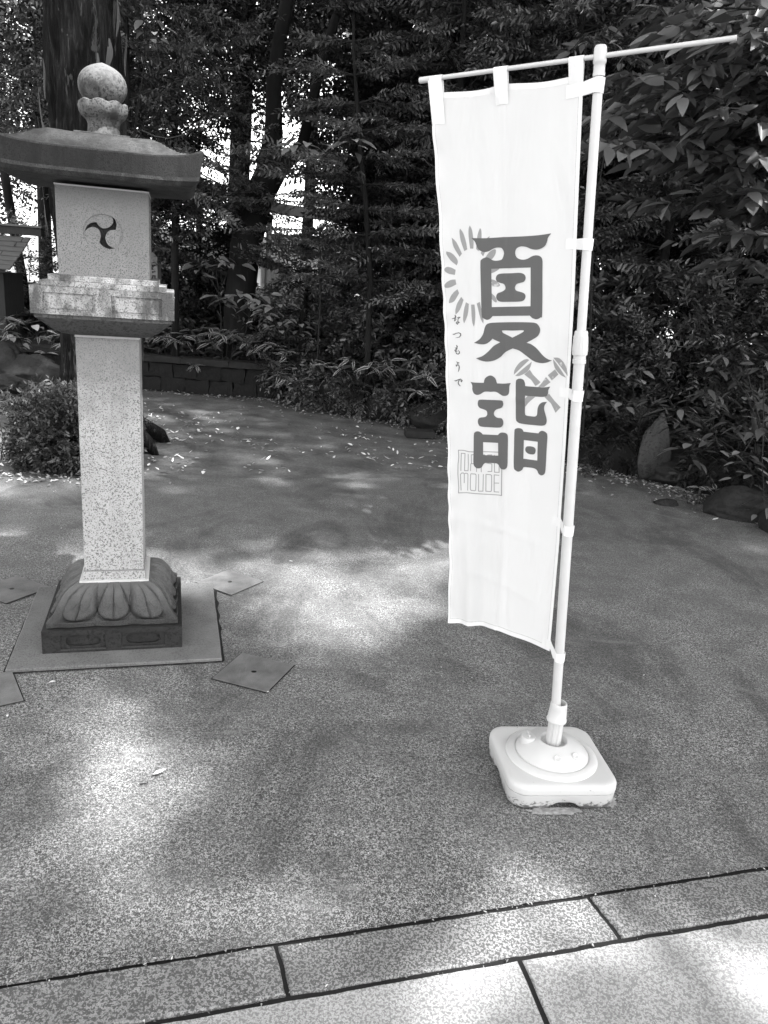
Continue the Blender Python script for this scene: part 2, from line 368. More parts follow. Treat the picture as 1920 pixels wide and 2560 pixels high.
# outlines of the printed marks on the cloth (u, v across the cloth) and of the carved emblem (metres)
GL = {'dark':[[[(0.2486,0.2374),(0.2709,0.2377),(0.2955,0.238),(0.323,0.2383),(0.3536,0.2385),(0.3884,0.2385),(0.4266,0.2383),(0.4664,0.238),(0.5059,0.2378),(0.5462,0.2377),(0.5878,0.2375),(0.6276,0.2373),(0.6627,0.2371),(0.6925,
0.2369),(0.7185,0.2366),(0.7419,0.2364),(0.7635,0.236),(0.7835,0.2356),(0.8016,0.2352),(0.8177,0.2347),(0.8321,0.2343),(0.8271,0.2358),(0.8212,0.2375),(0.8154,0.2393),(0.8109,0.2411),(0.8082,0.2429),(0.8068,0.2448),(0.8055,
0.2467),(0.8032,0.2485),(0.8,0.2503),(0.7965,0.2522),(0.7917,0.2539),(0.7851,0.2554),(0.7758,0.2567),(0.7645,0.258),(0.7522,0.2589),(0.7403,0.2595),(0.7287,0.2597),(0.7169,0.2594),(0.7053,0.2589),(0.6945,0.2583),(0.6848,0.2575),
(0.6759,0.2565),(0.6672,0.2555),(0.6584,0.2548),(0.6492,0.2542),(0.64,0.2538),(0.6308,0.2536),(0.6221,0.2537),(0.6134,0.2541),(0.6047,0.2549),(0.5969,0.2558),(0.5907,0.2571),(0.5863,0.2587),(0.5833,0.2607),(0.5817,0.2628),
(0.5814,0.2648),(0.5824,0.2668),(0.5848,0.2687),(0.5885,0.2705),(0.5937,0.2721),(0.6007,0.2733),(0.6093,0.2743),(0.6187,0.275),(0.628,0.2754),(0.637,0.2756),(0.6462,0.2755),(0.6554,0.2751),(0.6645,0.2745),(0.6736,0.2736),
(0.6828,0.2724),(0.6918,0.2711),(0.7004,0.2702),(0.7084,0.2695),(0.716,0.2691),(0.7234,0.2688),(0.7309,0.2688),(0.7389,0.269),(0.7472,0.2694),(0.7549,0.2701),(0.7614,0.2711),(0.7665,0.2722),(0.7706,0.2734),(0.7737,0.2752),
(0.7761,0.2776),(0.7773,0.2798),(0.7774,0.2819),(0.7772,0.286),(0.7775,0.2942),(0.7789,0.3095),(0.7809,0.3301),(0.7834,0.3507),(0.7846,0.3654),(0.784,0.3718),(0.7822,0.3731),(0.7791,0.3723),(0.7747,0.3722),(0.7684,0.3735),
(0.7605,0.3746),(0.7519,0.3754),(0.7436,0.3758),(0.7353,0.3758),(0.7268,0.3753),(0.7186,0.3747),(0.7115,0.3739),(0.7056,0.373),(0.7006,0.372),(0.6962,0.3709),(0.6923,0.3699),(0.4103,0.3722),(0.4059,0.3734),(0.401,0.3747),
(0.3955,0.376),(0.3898,0.3771),(0.3837,0.3779),(0.3773,0.3786),(0.3705,0.379),(0.3633,0.3791),(0.3552,0.3788),(0.3463,0.3781),(0.3379,0.3772),(0.331,0.376),(0.3263,0.3756),(0.323,0.3755),(0.3206,0.374),(0.3185,0.369),(0.3169,
0.359),(0.3159,0.3454),(0.3154,0.3309),(0.3152,0.3182),(0.3147,0.3072),(0.3143,0.2968),(0.3142,0.2877),(0.3149,0.2809),(0.3161,0.277),(0.3178,0.2754),(0.3205,0.2748),(0.3252,0.2741),(0.3328,0.2729),(0.3426,0.2719),(0.3529,
0.2712),(0.3621,0.2708),(0.3697,0.2708),(0.3766,0.2712),(0.3832,0.2718),(0.3899,0.2725),(0.3967,0.2733),(0.4033,0.2743),(0.4102,0.2753),(0.4175,0.276),(0.4253,0.2764),(0.4335,0.2767),(0.442,0.2768),(0.4506,0.2767),(0.4598,
0.2765),(0.4695,0.2761),(0.4787,0.2756),(0.4862,0.2747),(0.4919,0.2733),(0.4961,0.2716),(0.4993,0.2698),(0.5016,0.2681),(0.5031,0.2664),(0.5037,0.2647),(0.5033,0.263),(0.5017,0.2614),(0.4989,0.2599),(0.4949,0.2583),(0.4899,
0.2569),(0.484,0.2559),(0.4769,0.2552),(0.4687,0.2549),(0.46,0.2547),(0.4515,0.2548),(0.4433,0.255),(0.435,0.2555),(0.4268,0.2561),(0.4185,0.2568),(0.4103,0.2576),(0.4022,0.2587),(0.3939,0.2597),(0.3851,0.2605),(0.3758,0.2611),
(0.366,0.2615),(0.356,0.2617),(0.3461,0.2616),(0.3358,0.2611),(0.3253,0.2603),(0.3154,0.2593),(0.3071,0.2581),(0.3008,0.2566),(0.296,0.2549),(0.292,0.2531),(0.2881,0.2513),(0.2847,0.2494),(0.282,0.2476),(0.279,0.2457),(0.2749,
0.2439),(0.269,0.2421),(0.2619,0.2404),(0.2548,0.2388)],[(0.4032,0.2904),(0.6912,0.2886),(0.6958,0.3538),(0.4044,0.3565)]],[[(0.4773,0.2987),(0.4946,0.2984),(0.5165,0.2982),(0.5392,0.2981),(0.5592,0.298),(0.5763,0.2978),(0.592,
0.2975),(0.6061,0.2974),(0.6181,0.2976),(0.628,0.298),(0.6358,0.2987),(0.6421,0.2995),(0.6473,0.3005),(0.6515,0.3017),(0.6544,0.3031),(0.6561,0.3045),(0.6565,0.306),(0.6555,0.3076),(0.6531,0.3092),(0.6495,0.3108),(0.6451,
0.3121),(0.6396,0.3129),(0.6328,0.3134),(0.6256,0.3138),(0.6186,0.3142),(0.6116,0.3147),(0.6043,0.315),(0.5975,0.3155),(0.5918,0.3163),(0.5872,0.3176),(0.5834,0.3192),(0.5807,0.3209),(0.5795,0.3225),(0.5799,0.3238),(0.5818,
0.3252),(0.5849,0.3264),(0.5893,0.3274),(0.5954,0.3281),(0.6031,0.3286),(0.6113,0.329),(0.6191,0.3296),(0.6266,0.3301),(0.6343,0.3307),(0.6413,0.3314),(0.647,0.3322),(0.6512,0.3332),(0.6543,0.3344),(0.6562,0.3357),(0.6569,
0.3371),(0.6562,0.3386),(0.6543,0.3403),(0.6511,0.3419),(0.6467,0.3433),(0.6418,0.3443),(0.636,0.345),(0.6282,0.3456),(0.6173,0.3461),(0.6018,0.3464),(0.5828,0.3466),(0.5625,0.3466),(0.5434,0.3467),(0.5252,0.3469),(0.507,
0.347),(0.4902,0.3471),(0.4763,0.3469),(0.466,0.3464),(0.4585,0.3457),(0.4528,0.3449),(0.4481,0.3438),(0.4441,0.3426),(0.4413,0.3412),(0.4399,0.3397),(0.4396,0.3382),(0.4406,0.3367),(0.4429,0.3352),(0.4464,0.3337),(0.4511,
0.3325),(0.4577,0.3316),(0.4659,0.331),(0.4744,0.3304),(0.482,0.3297),(0.4886,0.3291),(0.4947,0.3284),(0.5,0.3277),(0.5043,0.3269),(0.5076,0.3259),(0.51,0.3249),(0.5113,0.3237),(0.5116,0.3225),(0.5108,0.3211),(0.509,0.3195),
(0.5061,0.3179),(0.5018,0.3167),(0.4955,0.3159),(0.4875,0.3154),(0.479,0.315),(0.4713,0.3145),(0.4643,0.3139),(0.4574,0.3134),(0.4513,0.3128),(0.4463,0.312),(0.4426,0.3108),(0.44,0.3094),(0.4384,0.3079),(0.4382,0.3064),(0.4393,
0.305),(0.4416,0.3036),(0.4451,0.3022),(0.4496,0.3011),(0.4541,0.3003),(0.459,0.2996),(0.4662,0.2991)]],[[(0.2494,0.4212),(0.2602,0.4198),(0.2727,0.4182),(0.2853,0.4164),(0.2963,0.4145),(0.3056,0.4124),(0.3139,0.4101),(0.3214,
0.4077),(0.3278,0.4052),(0.3326,0.4024),(0.336,0.3995),(0.339,0.3967),(0.3424,0.3942),(0.346,0.3921),(0.3494,0.3903),(0.3536,0.3888),(0.3594,0.3874),(0.3666,0.3863),(0.3747,0.3855),(0.3848,0.3848),(0.398,0.3842),(0.4143,0.3838),
(0.4331,0.3835),(0.4546,0.3832),(0.4792,0.3829),(0.5079,0.3826),(0.5402,0.3823),(0.5735,0.382),(0.6054,0.3818),(0.6372,0.3816),(0.6696,0.3815),(0.6991,0.3815),(0.7221,0.3817),(0.7369,0.3823),(0.7458,0.383),(0.7516,0.384),
(0.7573,0.3853),(0.7635,0.3869),(0.7687,0.3888),(0.7724,0.391),(0.7742,0.3932),(0.7738,0.3957),(0.7716,0.3983),(0.7677,0.4009),(0.7623,0.4033),(0.7552,0.4052),(0.7465,0.4069),(0.7365,0.4085),(0.7256,0.4101),(0.7132,0.4119),
(0.6991,0.4138),(0.6852,0.4156),(0.6731,0.4172),(0.6816,0.4177),(0.6912,0.4181),(0.7014,0.4187),(0.7118,0.4197),(0.7223,0.4211),(0.7332,0.4227),(0.7444,0.4246),(0.7559,0.4268),(0.7682,0.4296),(0.7812,0.4328),(0.7939,0.4359),
(0.8054,0.4385),(0.8154,0.4403),(0.8245,0.4417),(0.8329,0.4427),(0.841,0.4436),(0.8489,0.4443),(0.8565,0.4447),(0.8635,0.445),(0.8698,0.4453),(0.8604,0.4464),(0.8498,0.4477),(0.8385,0.449),(0.8273,0.45),(0.8164,0.4506),(0.8055,
0.4511),(0.7943,0.4513),(0.7826,0.4513),(0.7703,0.451),(0.7575,0.4505),(0.7444,0.4497),(0.7314,0.4486),(0.7185,0.4471),(0.7056,0.4452),(0.6924,0.4431),(0.6788,0.441),(0.6645,0.4388),(0.6496,0.4364),(0.6346,0.4341),(0.6203,
0.4322),(0.6063,0.4309),(0.5925,0.43),(0.5795,0.4293),(0.568,0.4286),(0.5572,0.4298),(0.5448,0.4311),(0.5317,0.4327),(0.519,0.4346),(0.5069,0.4371),(0.4948,0.44),(0.4827,0.443),(0.4705,0.4455),(0.4583,0.4475),(0.4461,0.4493),
(0.4336,0.4507),(0.4207,0.452),(0.4069,0.4529),(0.3926,0.4537),(0.3782,0.4541),(0.3643,0.4544),(0.351,0.4545),(0.338,0.4543),(0.3253,0.4539),(0.3129,0.4533),(0.3003,0.4525),(0.2878,0.4514),(0.2761,0.4503),(0.2657,0.4493),
(0.2789,0.4484),(0.2941,0.4473),(0.3097,0.4461),(0.3244,0.4445),(0.3378,0.4425),(0.3508,0.4403),(0.3632,0.4379),(0.3753,0.4354),(0.3867,0.4329),(0.3975,0.4302),(0.4083,0.4276),(0.4198,0.4252),(0.4327,0.4232),(0.4466,0.4214),
(0.4601,0.4198),(0.4717,0.4183),(0.4651,0.4178),(0.4575,0.4172),(0.4495,0.4166),(0.4415,0.4159),(0.4331,0.4151),(0.4242,0.4142),(0.4157,0.4133),(0.4083,0.4125),(0.4029,0.4138),(0.3969,0.4153),(0.3903,0.4168),(0.3834,0.4182),
(0.3765,0.4194),(0.3693,0.4205),(0.3615,0.4216),(0.3527,0.4223),(0.3427,0.4229),(0.3318,0.4233),(0.32,0.4234),(0.3075,0.4234),(0.2933,0.4231),(0.2778,0.4225),(0.2626,0.4218)],[(0.4847,0.3987),(0.4841,0.3981),(0.4847,0.3977),
(0.488,0.3973),(0.4954,0.397),(0.5086,0.3969),(0.5262,0.3969),(0.5457,0.397),(0.5646,0.3969),(0.584,0.3966),(0.6047,0.3962),(0.6235,0.3958),(0.6374,0.3957),(0.6453,0.3958),(0.649,0.3962),(0.6497,0.3967),(0.6489,0.3973),(0.6468,
0.398),(0.6429,0.3988),(0.6366,0.3998),(0.6275,0.4011),(0.614,0.4029),(0.5966,0.4052),(0.5786,0.4074),(0.5631,0.4094),(0.5483,0.4077),(0.5308,0.4057),(0.5139,0.4038),(0.5009,0.4022),(0.493,0.401),(0.4882,0.4001),(0.4858,0.3993)]],
[[(0.2164,0.4938),(0.2237,0.494),(0.2314,0.4943),(0.2409,0.4945),(0.2537,0.4947),(0.2717,0.4946),(0.2936,0.4945),(0.3158,0.4943),(0.3347,0.4941),(0.3368,0.4921),(0.3388,0.4898),(0.3419,0.4875),(0.3474,0.4854),(0.3561,0.4835),
(0.3672,0.4817),(0.3792,0.4803),(0.3904,0.4796),(0.4011,0.4798),(0.412,0.4807),(0.422,0.4821),(0.4304,0.4837),(0.4365,0.4859),(0.4409,0.4886),(0.4445,0.4913),(0.4478,0.4936),(0.4612,0.4936),(0.4764,0.4935),(0.4921,0.4934),
(0.5068,0.4932),(0.5207,0.4928),(0.5343,0.4923),(0.547,0.4918),(0.5581,0.4914),(0.5555,0.4926),(0.5523,0.494),(0.5493,0.4956),(0.5471,0.4975),(0.5464,0.5001),(0.5466,0.5032),(0.5468,0.5063),(0.5459,0.5088),(0.5439,0.5107),
(0.5413,0.5121),(0.5378,0.5133),(0.5336,0.5143),(0.5283,0.5151),(0.5221,0.5156),(0.5153,0.5159),(0.5085,0.516),(0.5019,0.5159),(0.4953,0.5156),(0.4881,0.5151),(0.4802,0.5144),(0.4711,0.5133),(0.4612,0.5119),(0.4508,0.5105),
(0.4401,0.5096),(0.4291,0.5094),(0.4178,0.5095),(0.4062,0.5098),(0.3941,0.5101),(0.381,0.5101),(0.3672,0.5102),(0.3538,0.5103),(0.3417,0.5108),(0.3316,0.5118),(0.3227,0.5132),(0.3145,0.5146),(0.3064,0.5157),(0.2986,0.5166),
(0.2912,0.5172),(0.2841,0.5176),(0.2768,0.5178),(0.269,0.5175),(0.261,0.517),(0.2534,0.5162),(0.2471,0.5152),(0.242,0.5138),(0.238,0.5121),(0.2348,0.5102),(0.2324,0.5083),(0.2314,0.5063),(0.2317,0.5041),(0.232,0.502),(0.231,
0.5),(0.2281,0.4983),(0.2241,0.4966),(0.2199,0.4951)]],[[(0.3063,0.5262),(0.3237,0.5258),(0.3461,0.5256),(0.3707,0.5255),(0.3945,0.5253),(0.4191,0.5251),(0.4453,0.5249),(0.469,0.5248),(0.4865,0.525),(0.4958,0.5256),(0.4994,
0.5264),(0.5001,0.5275),(0.501,0.5286),(0.5024,0.5297),(0.5031,0.531),(0.5028,0.5323),(0.5013,0.5336),(0.499,0.535),(0.4956,0.5364),(0.491,0.5378),(0.4846,0.5391),(0.4751,0.5401),(0.4632,0.541),(0.4512,0.542),(0.4416,0.5431),
(0.435,0.5445),(0.43,0.546),(0.4265,0.5476),(0.4244,0.5492),(0.4239,0.5507),(0.4249,0.5522),(0.4272,0.5536),(0.4305,0.5549),(0.4349,0.5559),(0.4405,0.5569),(0.4469,0.5577),(0.454,0.5583),(0.4624,0.5585),(0.472,0.5585),(0.4812,
0.5585),(0.4888,0.5588),(0.4942,0.5595),(0.4983,0.5605),(0.5013,0.5616),(0.5034,0.563),(0.5049,0.5647),(0.5054,0.5668),(0.5049,0.5689),(0.5032,0.5707),(0.5001,0.5723),(0.4957,0.5736),(0.4904,0.5748),(0.4847,0.5757),(0.479,
0.5764),(0.473,0.5768),(0.4657,0.577),(0.4557,0.5773),(0.4421,0.5775),(0.4256,0.5776),(0.408,0.5776),(0.3908,0.5777),(0.3736,0.5778),(0.3557,0.578),(0.3389,0.5781),(0.3249,0.578),(0.3143,0.5778),(0.3063,0.5775),(0.3,0.577),
(0.2945,0.5761),(0.2897,0.5748),(0.2861,0.5732),(0.2836,0.5714),(0.2821,0.5698),(0.2817,0.5682),(0.2824,0.5666),(0.2841,0.5651),(0.2866,0.5638),(0.2899,0.5628),(0.294,0.5619),(0.2992,0.5612),(0.306,0.5605),(0.3155,0.56),(0.3271,
0.5596),(0.3386,0.5592),(0.3479,0.5585),(0.3546,0.5576),(0.3596,0.5566),(0.3633,0.5554),(0.3657,0.5541),(0.3668,0.5525),(0.3666,0.5508),(0.3652,0.5491),(0.3627,0.5477),(0.3592,0.5467),(0.3547,0.546),(0.349,0.5454),(0.3419,
0.5448),(0.3324,0.5442),(0.3209,0.5436),(0.3094,0.543),(0.3002,0.5422),(0.2936,0.5412),(0.2885,0.54),(0.2848,0.5387),(0.2823,0.5372),(0.2809,0.5354),(0.2808,0.5333),(0.2819,0.5312),(0.2843,0.5295),(0.2868,0.5283),(0.2898,
0.5274),(0.2956,0.5268)]],[[(0.2452,0.5967),(0.2466,0.5935),(0.2484,0.5918),(0.2512,0.5909),(0.2554,0.5899),(0.2617,0.5889),(0.2696,0.5881),(0.278,0.5876),(0.2859,0.5875),(0.2933,0.5877),(0.3006,0.5882),(0.3075,0.5889),(0.3134,
0.5896),(0.3183,0.5904),(0.3223,0.5912),(0.3257,0.592),(0.3288,0.5927),(0.4601,0.5915),(0.463,0.5906),(0.4661,0.5896),(0.4698,0.5885),(0.4743,0.5877),(0.4798,0.5869),(0.4862,0.5862),(0.4931,0.5857),(0.5003,0.5855),(0.5083,
0.5856),(0.5172,0.5859),(0.5256,0.5866),(0.5322,0.5875),(0.5367,0.5884),(0.5397,0.5893),(0.5418,0.591),(0.5436,0.5944),(0.5449,0.6001),(0.5455,0.6076),(0.5458,0.6156),(0.5461,0.6231),(0.5468,0.63),(0.5474,0.637),(0.5477,0.6433),
(0.547,0.6482),(0.5454,0.6514),(0.543,0.6531),(0.54,0.6542),(0.5363,0.6552),(0.5321,0.6563),(0.5272,0.6571),(0.5218,0.6577),(0.516,0.6579),(0.5095,0.6578),(0.5023,0.6575),(0.4951,0.6569),(0.489,0.6561),(0.4844,0.6549),(0.4808,
0.6534),(0.4774,0.6518),(0.4734,0.6505),(0.469,0.6495),(0.4647,0.6485),(0.4593,0.6478),(0.452,0.6473),(0.4417,0.6472),(0.4292,0.6473),(0.4159,0.6475),(0.4036,0.6477),(0.392,0.6478),(0.3805,0.6479),(0.3699,0.648),(0.3608,0.6484),
(0.3539,0.649),(0.3486,0.6498),(0.3441,0.6507),(0.3395,0.6519),(0.335,0.6534),(0.331,0.6552),(0.3267,0.657),(0.3213,0.6584),(0.3145,0.6594),(0.3066,0.6602),(0.2984,0.6607),(0.2902,0.6609),(0.282,0.6608),(0.2734,0.6603),(0.2653,
0.6594),(0.2586,0.6583),(0.2535,0.6571),(0.2495,0.6559),(0.2465,0.6538),(0.2444,0.6504),(0.2436,0.645),(0.2439,0.6381),(0.2447,0.6306),(0.2451,0.6234),(0.245,0.6162),(0.2446,0.6088),(0.2445,0.602)],[(0.3336,0.6078),(0.4631,
0.6067),(0.4662,0.6317),(0.3356,0.6332)]],[[(0.5973,0.4904),(0.5986,0.4869),(0.6007,0.4854),(0.6036,0.4847),(0.6074,0.4841),(0.6124,0.4832),(0.6184,0.4825),(0.6249,0.4822),(0.6314,0.482),(0.6382,0.4821),(0.6455,0.4824),(0.6524,
0.4829),(0.6582,0.4837),(0.6627,0.4849),(0.6662,0.4865),(0.669,0.4881),(0.6712,0.4896),(0.6725,0.491),(0.6731,0.4923),(0.6732,0.4936),(0.6735,0.4947),(0.6946,0.4947),(0.7188,0.4946),(0.743,0.4945),(0.7644,0.4943),(0.7822,
0.4942),(0.798,0.4941),(0.8123,0.4939),(0.8254,0.4935),(0.8371,0.493),(0.8475,0.4924),(0.8567,0.4917),(0.865,0.4912),(0.8619,0.4928),(0.8583,0.4947),(0.8548,0.4966),(0.8524,0.4983),(0.8518,0.4997),(0.8523,0.5008),(0.8529,
0.5019),(0.8524,0.5031),(0.8508,0.5046),(0.8487,0.5062),(0.8455,0.5077),(0.8409,0.5089),(0.8349,0.5097),(0.8278,0.5103),(0.819,0.5108),(0.8083,0.5112),(0.7952,0.5115),(0.7798,0.5116),(0.7633,0.5118),(0.7465,0.5119),(0.7289,
0.512),(0.7101,0.5121),(0.6919,0.5122),(0.6759,0.5123),(0.6763,0.5162),(0.6768,0.5207),(0.6773,0.5253),(0.6778,0.5297),(0.678,0.5338),(0.6782,0.538),(0.6787,0.5417),(0.6798,0.5446),(0.6814,0.5464),(0.6834,0.5474),(0.6864,
0.5479),(0.6911,0.5483),(0.6982,0.5487),(0.7071,0.5487),(0.7168,0.5487),(0.726,0.5486),(0.7351,0.5486),(0.7444,0.5486),(0.7531,0.5485),(0.7603,0.5481),(0.7657,0.5476),(0.7698,0.5469),(0.773,0.5459),(0.7755,0.5444),(0.7769,
0.5421),(0.7773,0.5391),(0.7776,0.5359),(0.7787,0.5332),(0.7807,0.5309),(0.7832,0.5289),(0.7863,0.5271),(0.7904,0.5255),(0.7954,0.524),(0.8014,0.5226),(0.8081,0.5214),(0.8152,0.5205),(0.8231,0.5199),(0.8319,0.5195),(0.8405,
0.5193),(0.8479,0.519),(0.844,0.5204),(0.8393,0.5221),(0.8347,0.5238),(0.8314,0.5256),(0.8294,0.5273),(0.8282,0.529),(0.8279,0.5309),(0.8287,0.533),(0.8311,0.5354),(0.8349,0.5382),(0.839,0.541),(0.8425,0.5436),(0.8457,0.5461),
(0.8487,0.5486),(0.8511,0.551),(0.8521,0.5532),(0.8515,0.5552),(0.8498,0.5571),(0.847,0.5588),(0.8432,0.5603),(0.8387,0.5613),(0.8332,0.5621),(0.8265,0.5627),(0.8179,0.5632),(0.8081,0.5636),(0.7972,0.5638),(0.7835,0.5639),
(0.7657,0.5641),(0.7401,0.5644),(0.7086,0.5648),(0.6772,0.565),(0.6527,0.5649),(0.6375,0.5646),(0.628,0.564),(0.6219,0.5632),(0.6164,0.5621),(0.6115,0.5612),(0.6083,0.5603),(0.6062,0.5585),(0.6044,0.5548),(0.6029,0.5485),
(0.6021,0.5403),(0.6016,0.5313),(0.6009,0.5227),(0.5996,0.514),(0.5982,0.5049),(0.5972,0.4966)]],[[(0.596,0.5838),(0.5964,0.5803),(0.5969,0.5785),(0.5984,0.5775),(0.6017,0.5766),(0.6076,0.5755),(0.6155,0.5747),(0.624,0.5741),
(0.632,0.5738),(0.6394,0.5738),(0.6468,0.5739),(0.6538,0.5743),(0.6597,0.5749),(0.6644,0.5758),(0.6681,0.577),(0.6713,0.5782),(0.6742,0.5792),(0.7937,0.5782),(0.7958,0.5773),(0.7982,0.5763),(0.801,0.5753),(0.8045,0.5744),
(0.8088,0.5737),(0.8137,0.573),(0.8192,0.5726),(0.825,0.5725),(0.8315,0.5727),(0.8388,0.5732),(0.8457,0.5739),(0.8513,0.5749),(0.8553,0.5757),(0.8583,0.5764),(0.8604,0.578),(0.862,0.5814),(0.8626,0.5871),(0.8626,0.5947),(0.8624,
0.6032),(0.8623,0.6115),(0.8625,0.6201),(0.8629,0.6294),(0.863,0.638),(0.8624,0.6446),(0.8612,0.6485),(0.8594,0.6505),(0.857,0.6516),(0.8538,0.6527),(0.8496,0.654),(0.8444,0.6549),(0.8389,0.6556),(0.8334,0.656),(0.8279,0.656),
(0.8221,0.6556),(0.8166,0.6549),(0.8116,0.654),(0.8076,0.6526),(0.8043,0.6508),(0.8009,0.649),(0.7967,0.6476),(0.7916,0.6466),(0.786,0.6459),(0.7796,0.6454),(0.7718,0.6451),(0.7621,0.6449),(0.7509,0.645),(0.7392,0.6452),(0.7282,
0.6454),(0.7176,0.6455),(0.707,0.6456),(0.6974,0.6459),(0.6896,0.6466),(0.685,0.6476),(0.6826,0.6491),(0.6805,0.6506),(0.6767,0.6521),(0.6704,0.6535),(0.6627,0.6551),(0.6544,0.6564),(0.6466,0.6572),(0.639,0.6574),(0.6313,
0.6572),(0.624,0.6566),(0.6178,0.6557),(0.6127,0.655),(0.6085,0.6544),(0.605,0.6527),(0.6023,0.649),(0.6004,0.6423),(0.5994,0.6334),(0.5989,0.6238),(0.5983,0.6149),(0.5974,0.6064),(0.5965,0.5977),(0.5959,0.5898)],[(0.6791,
0.5948),(0.7911,0.594),(0.7952,0.6292),(0.682,0.6303)]],[[(0.7145,0.6054),(0.7242,0.6049),(0.7361,0.6046),(0.748,0.6046),(0.7577,0.6048),(0.7648,0.6054),(0.7705,0.6062),(0.7748,0.6073),(0.7778,0.6085),(0.7792,0.6101),(0.7792,
0.6121),(0.778,0.614),(0.7762,0.6156),(0.7738,0.6168),(0.7707,0.6178),(0.7665,0.6185),(0.7608,0.6191),(0.7526,0.6195),(0.7425,0.6197),(0.732,0.6197),(0.7228,0.6194),(0.715,0.6187),(0.7078,0.6178),(0.7017,0.6167),(0.6974,0.6154),
(0.6949,0.6139),(0.694,0.6122),(0.6945,0.6105),(0.6961,0.609),(0.6988,0.6078),(0.7025,0.6068),(0.7077,0.606)]]],'light':[[[(0.238,0.2164),(0.2434,0.2184),(0.2495,0.2208),(0.2548,0.2243),(0.2588,0.2299),(0.262,0.2365),(0.2638,
0.2426),(0.2635,0.2475),(0.2619,0.2517),(0.2605,0.2554),(0.2355,0.2553),(0.2325,0.2489),(0.2291,0.2416),(0.2269,0.2351),(0.2265,0.2298),(0.2272,0.2253),(0.2288,0.2217),(0.2314,0.2193),(0.2349,0.2177)]],[[(0.1639,0.2211),(0.1709,
0.2232),(0.179,0.2256),(0.1865,0.2288),(0.1931,0.2328),(0.1992,0.2375),(0.2043,0.2423),(0.2082,0.2472),(0.2111,0.2521),(0.2136,0.2565),(0.1902,0.2594),(0.1817,0.2537),(0.172,0.247),(0.1646,0.2409),(0.1607,0.2353),(0.1589,
0.2302),(0.1585,0.2262),(0.1595,0.2237),(0.1618,0.2223)]],[[(0.3165,0.2211),(0.3201,0.2221),(0.3243,0.2233),(0.327,0.226),(0.3282,0.2312),(0.328,0.2378),(0.3253,0.2442),(0.3186,0.2498),(0.3094,0.2552),(0.3013,0.2599),(0.2819,
0.2561),(0.2859,0.2487),(0.2904,0.2403),(0.2957,0.2331),(0.3025,0.2281),(0.3099,0.2243)]],[[(0.0965,0.236),(0.1073,0.2381),(0.1197,0.2407),(0.1323,0.2444),(0.1456,0.2503),(0.1592,0.2574),(0.1711,0.2637),(0.1522,0.2692),(0.1375,
0.2638),(0.1208,0.2577),(0.1078,0.2517),(0.1014,0.2461),(0.0987,0.2407)]],[[(0.0479,0.2595),(0.0603,0.2601),(0.0746,0.2608),(0.0883,0.2622),(0.1016,0.2645),(0.1145,0.2675),(0.1246,0.2704),(0.1313,0.2728),(0.1353,0.275),(0.1368,
0.2773),(0.1348,0.2796),(0.1303,0.2819),(0.1262,0.2839),(0.1115,0.2813),(0.0947,0.2784),(0.0798,0.2752),(0.0674,0.2718),(0.0569,0.2682),(0.0496,0.2651),(0.0469,0.2629),(0.0474,0.2611)]],[[(0.0203,0.2902),(0.0246,0.2887),(0.0325,
0.2874),(0.0419,0.2865),(0.0526,0.2862),(0.0647,0.2865),(0.0773,0.2872),(0.0907,0.2884),(0.1045,0.2901),(0.1165,0.2916),(0.109,0.3002),(0.0945,0.2998),(0.078,0.2992),(0.0631,0.2985),(0.0506,0.2974),(0.0397,0.2961),(0.0312,
0.2947),(0.0248,0.2932),(0.0207,0.2917)]],[[(0.0213,0.3195),(0.0235,0.3179),(0.0283,0.3161),(0.0357,0.3144),(0.0463,0.3125),(0.0593,0.3107),(0.0727,0.3093),(0.0863,0.3086),(0.1001,0.3084),(0.1122,0.3083),(0.1171,0.3169),(0.1025,
0.3186),(0.0859,0.3205),(0.07,0.322),(0.0552,0.3228),(0.0413,0.3232),(0.0307,0.323),(0.0244,0.3223),(0.0215,0.3209)]],[[(0.0479,0.349),(0.0488,0.347),(0.0517,0.3442),(0.0569,0.3413),(0.0647,0.3383),(0.0748,0.3351),(0.0859,
0.3322),(0.0987,0.3297),(0.1124,0.3274),(0.1244,0.3255),(0.1369,0.3322),(0.1241,0.3369),(0.1094,0.3422),(0.0952,0.3464),(0.0815,0.3485),(0.0683,0.3495),(0.0581,0.3499),(0.052,0.3502),(0.0489,0.35)]],[[(0.1015,0.371),(0.1008,
0.3683),(0.1001,0.3652),(0.1014,0.3619),(0.1053,0.3582),(0.1111,0.3542),(0.1187,0.3502),(0.1291,0.3463),(0.1413,0.3424),(0.1519,0.339),(0.1708,0.3443),(0.161,0.3499),(0.1496,0.3563),(0.1379,0.3618),(0.1255,0.3656),(0.1127,
0.3685)]],[[(0.1686,0.3864),(0.1657,0.3844),(0.1625,0.382),(0.1613,0.3786),(0.163,0.3735),(0.1666,0.3674),(0.1712,0.3617),(0.1769,0.3568),(0.1835,0.3523),(0.1893,0.3484),(0.2128,0.3513),(0.2096,0.3573),(0.2059,0.3642),(0.2,
0.3707),(0.1905,0.3764),(0.1789,0.3817)]],[[(0.2488,0.3919),(0.2443,0.3892),(0.2391,0.3861),(0.235,0.3809),(0.2327,0.3723),(0.2315,0.3618),(0.2305,0.3526),(0.2591,0.3523),(0.2611,0.3574),(0.2634,0.3634),(0.2645,0.3692),(0.2635,
0.3748),(0.2613,0.3802),(0.2587,0.3847),(0.2555,0.3879),(0.252,0.39)]],[[(0.3316,0.386),(0.3244,0.3838),(0.3161,0.3812),(0.3073,0.3768),(0.2974,0.3689),(0.2871,0.3591),(0.2782,0.3505),(0.3025,0.3476),(0.307,0.3517),(0.3121,
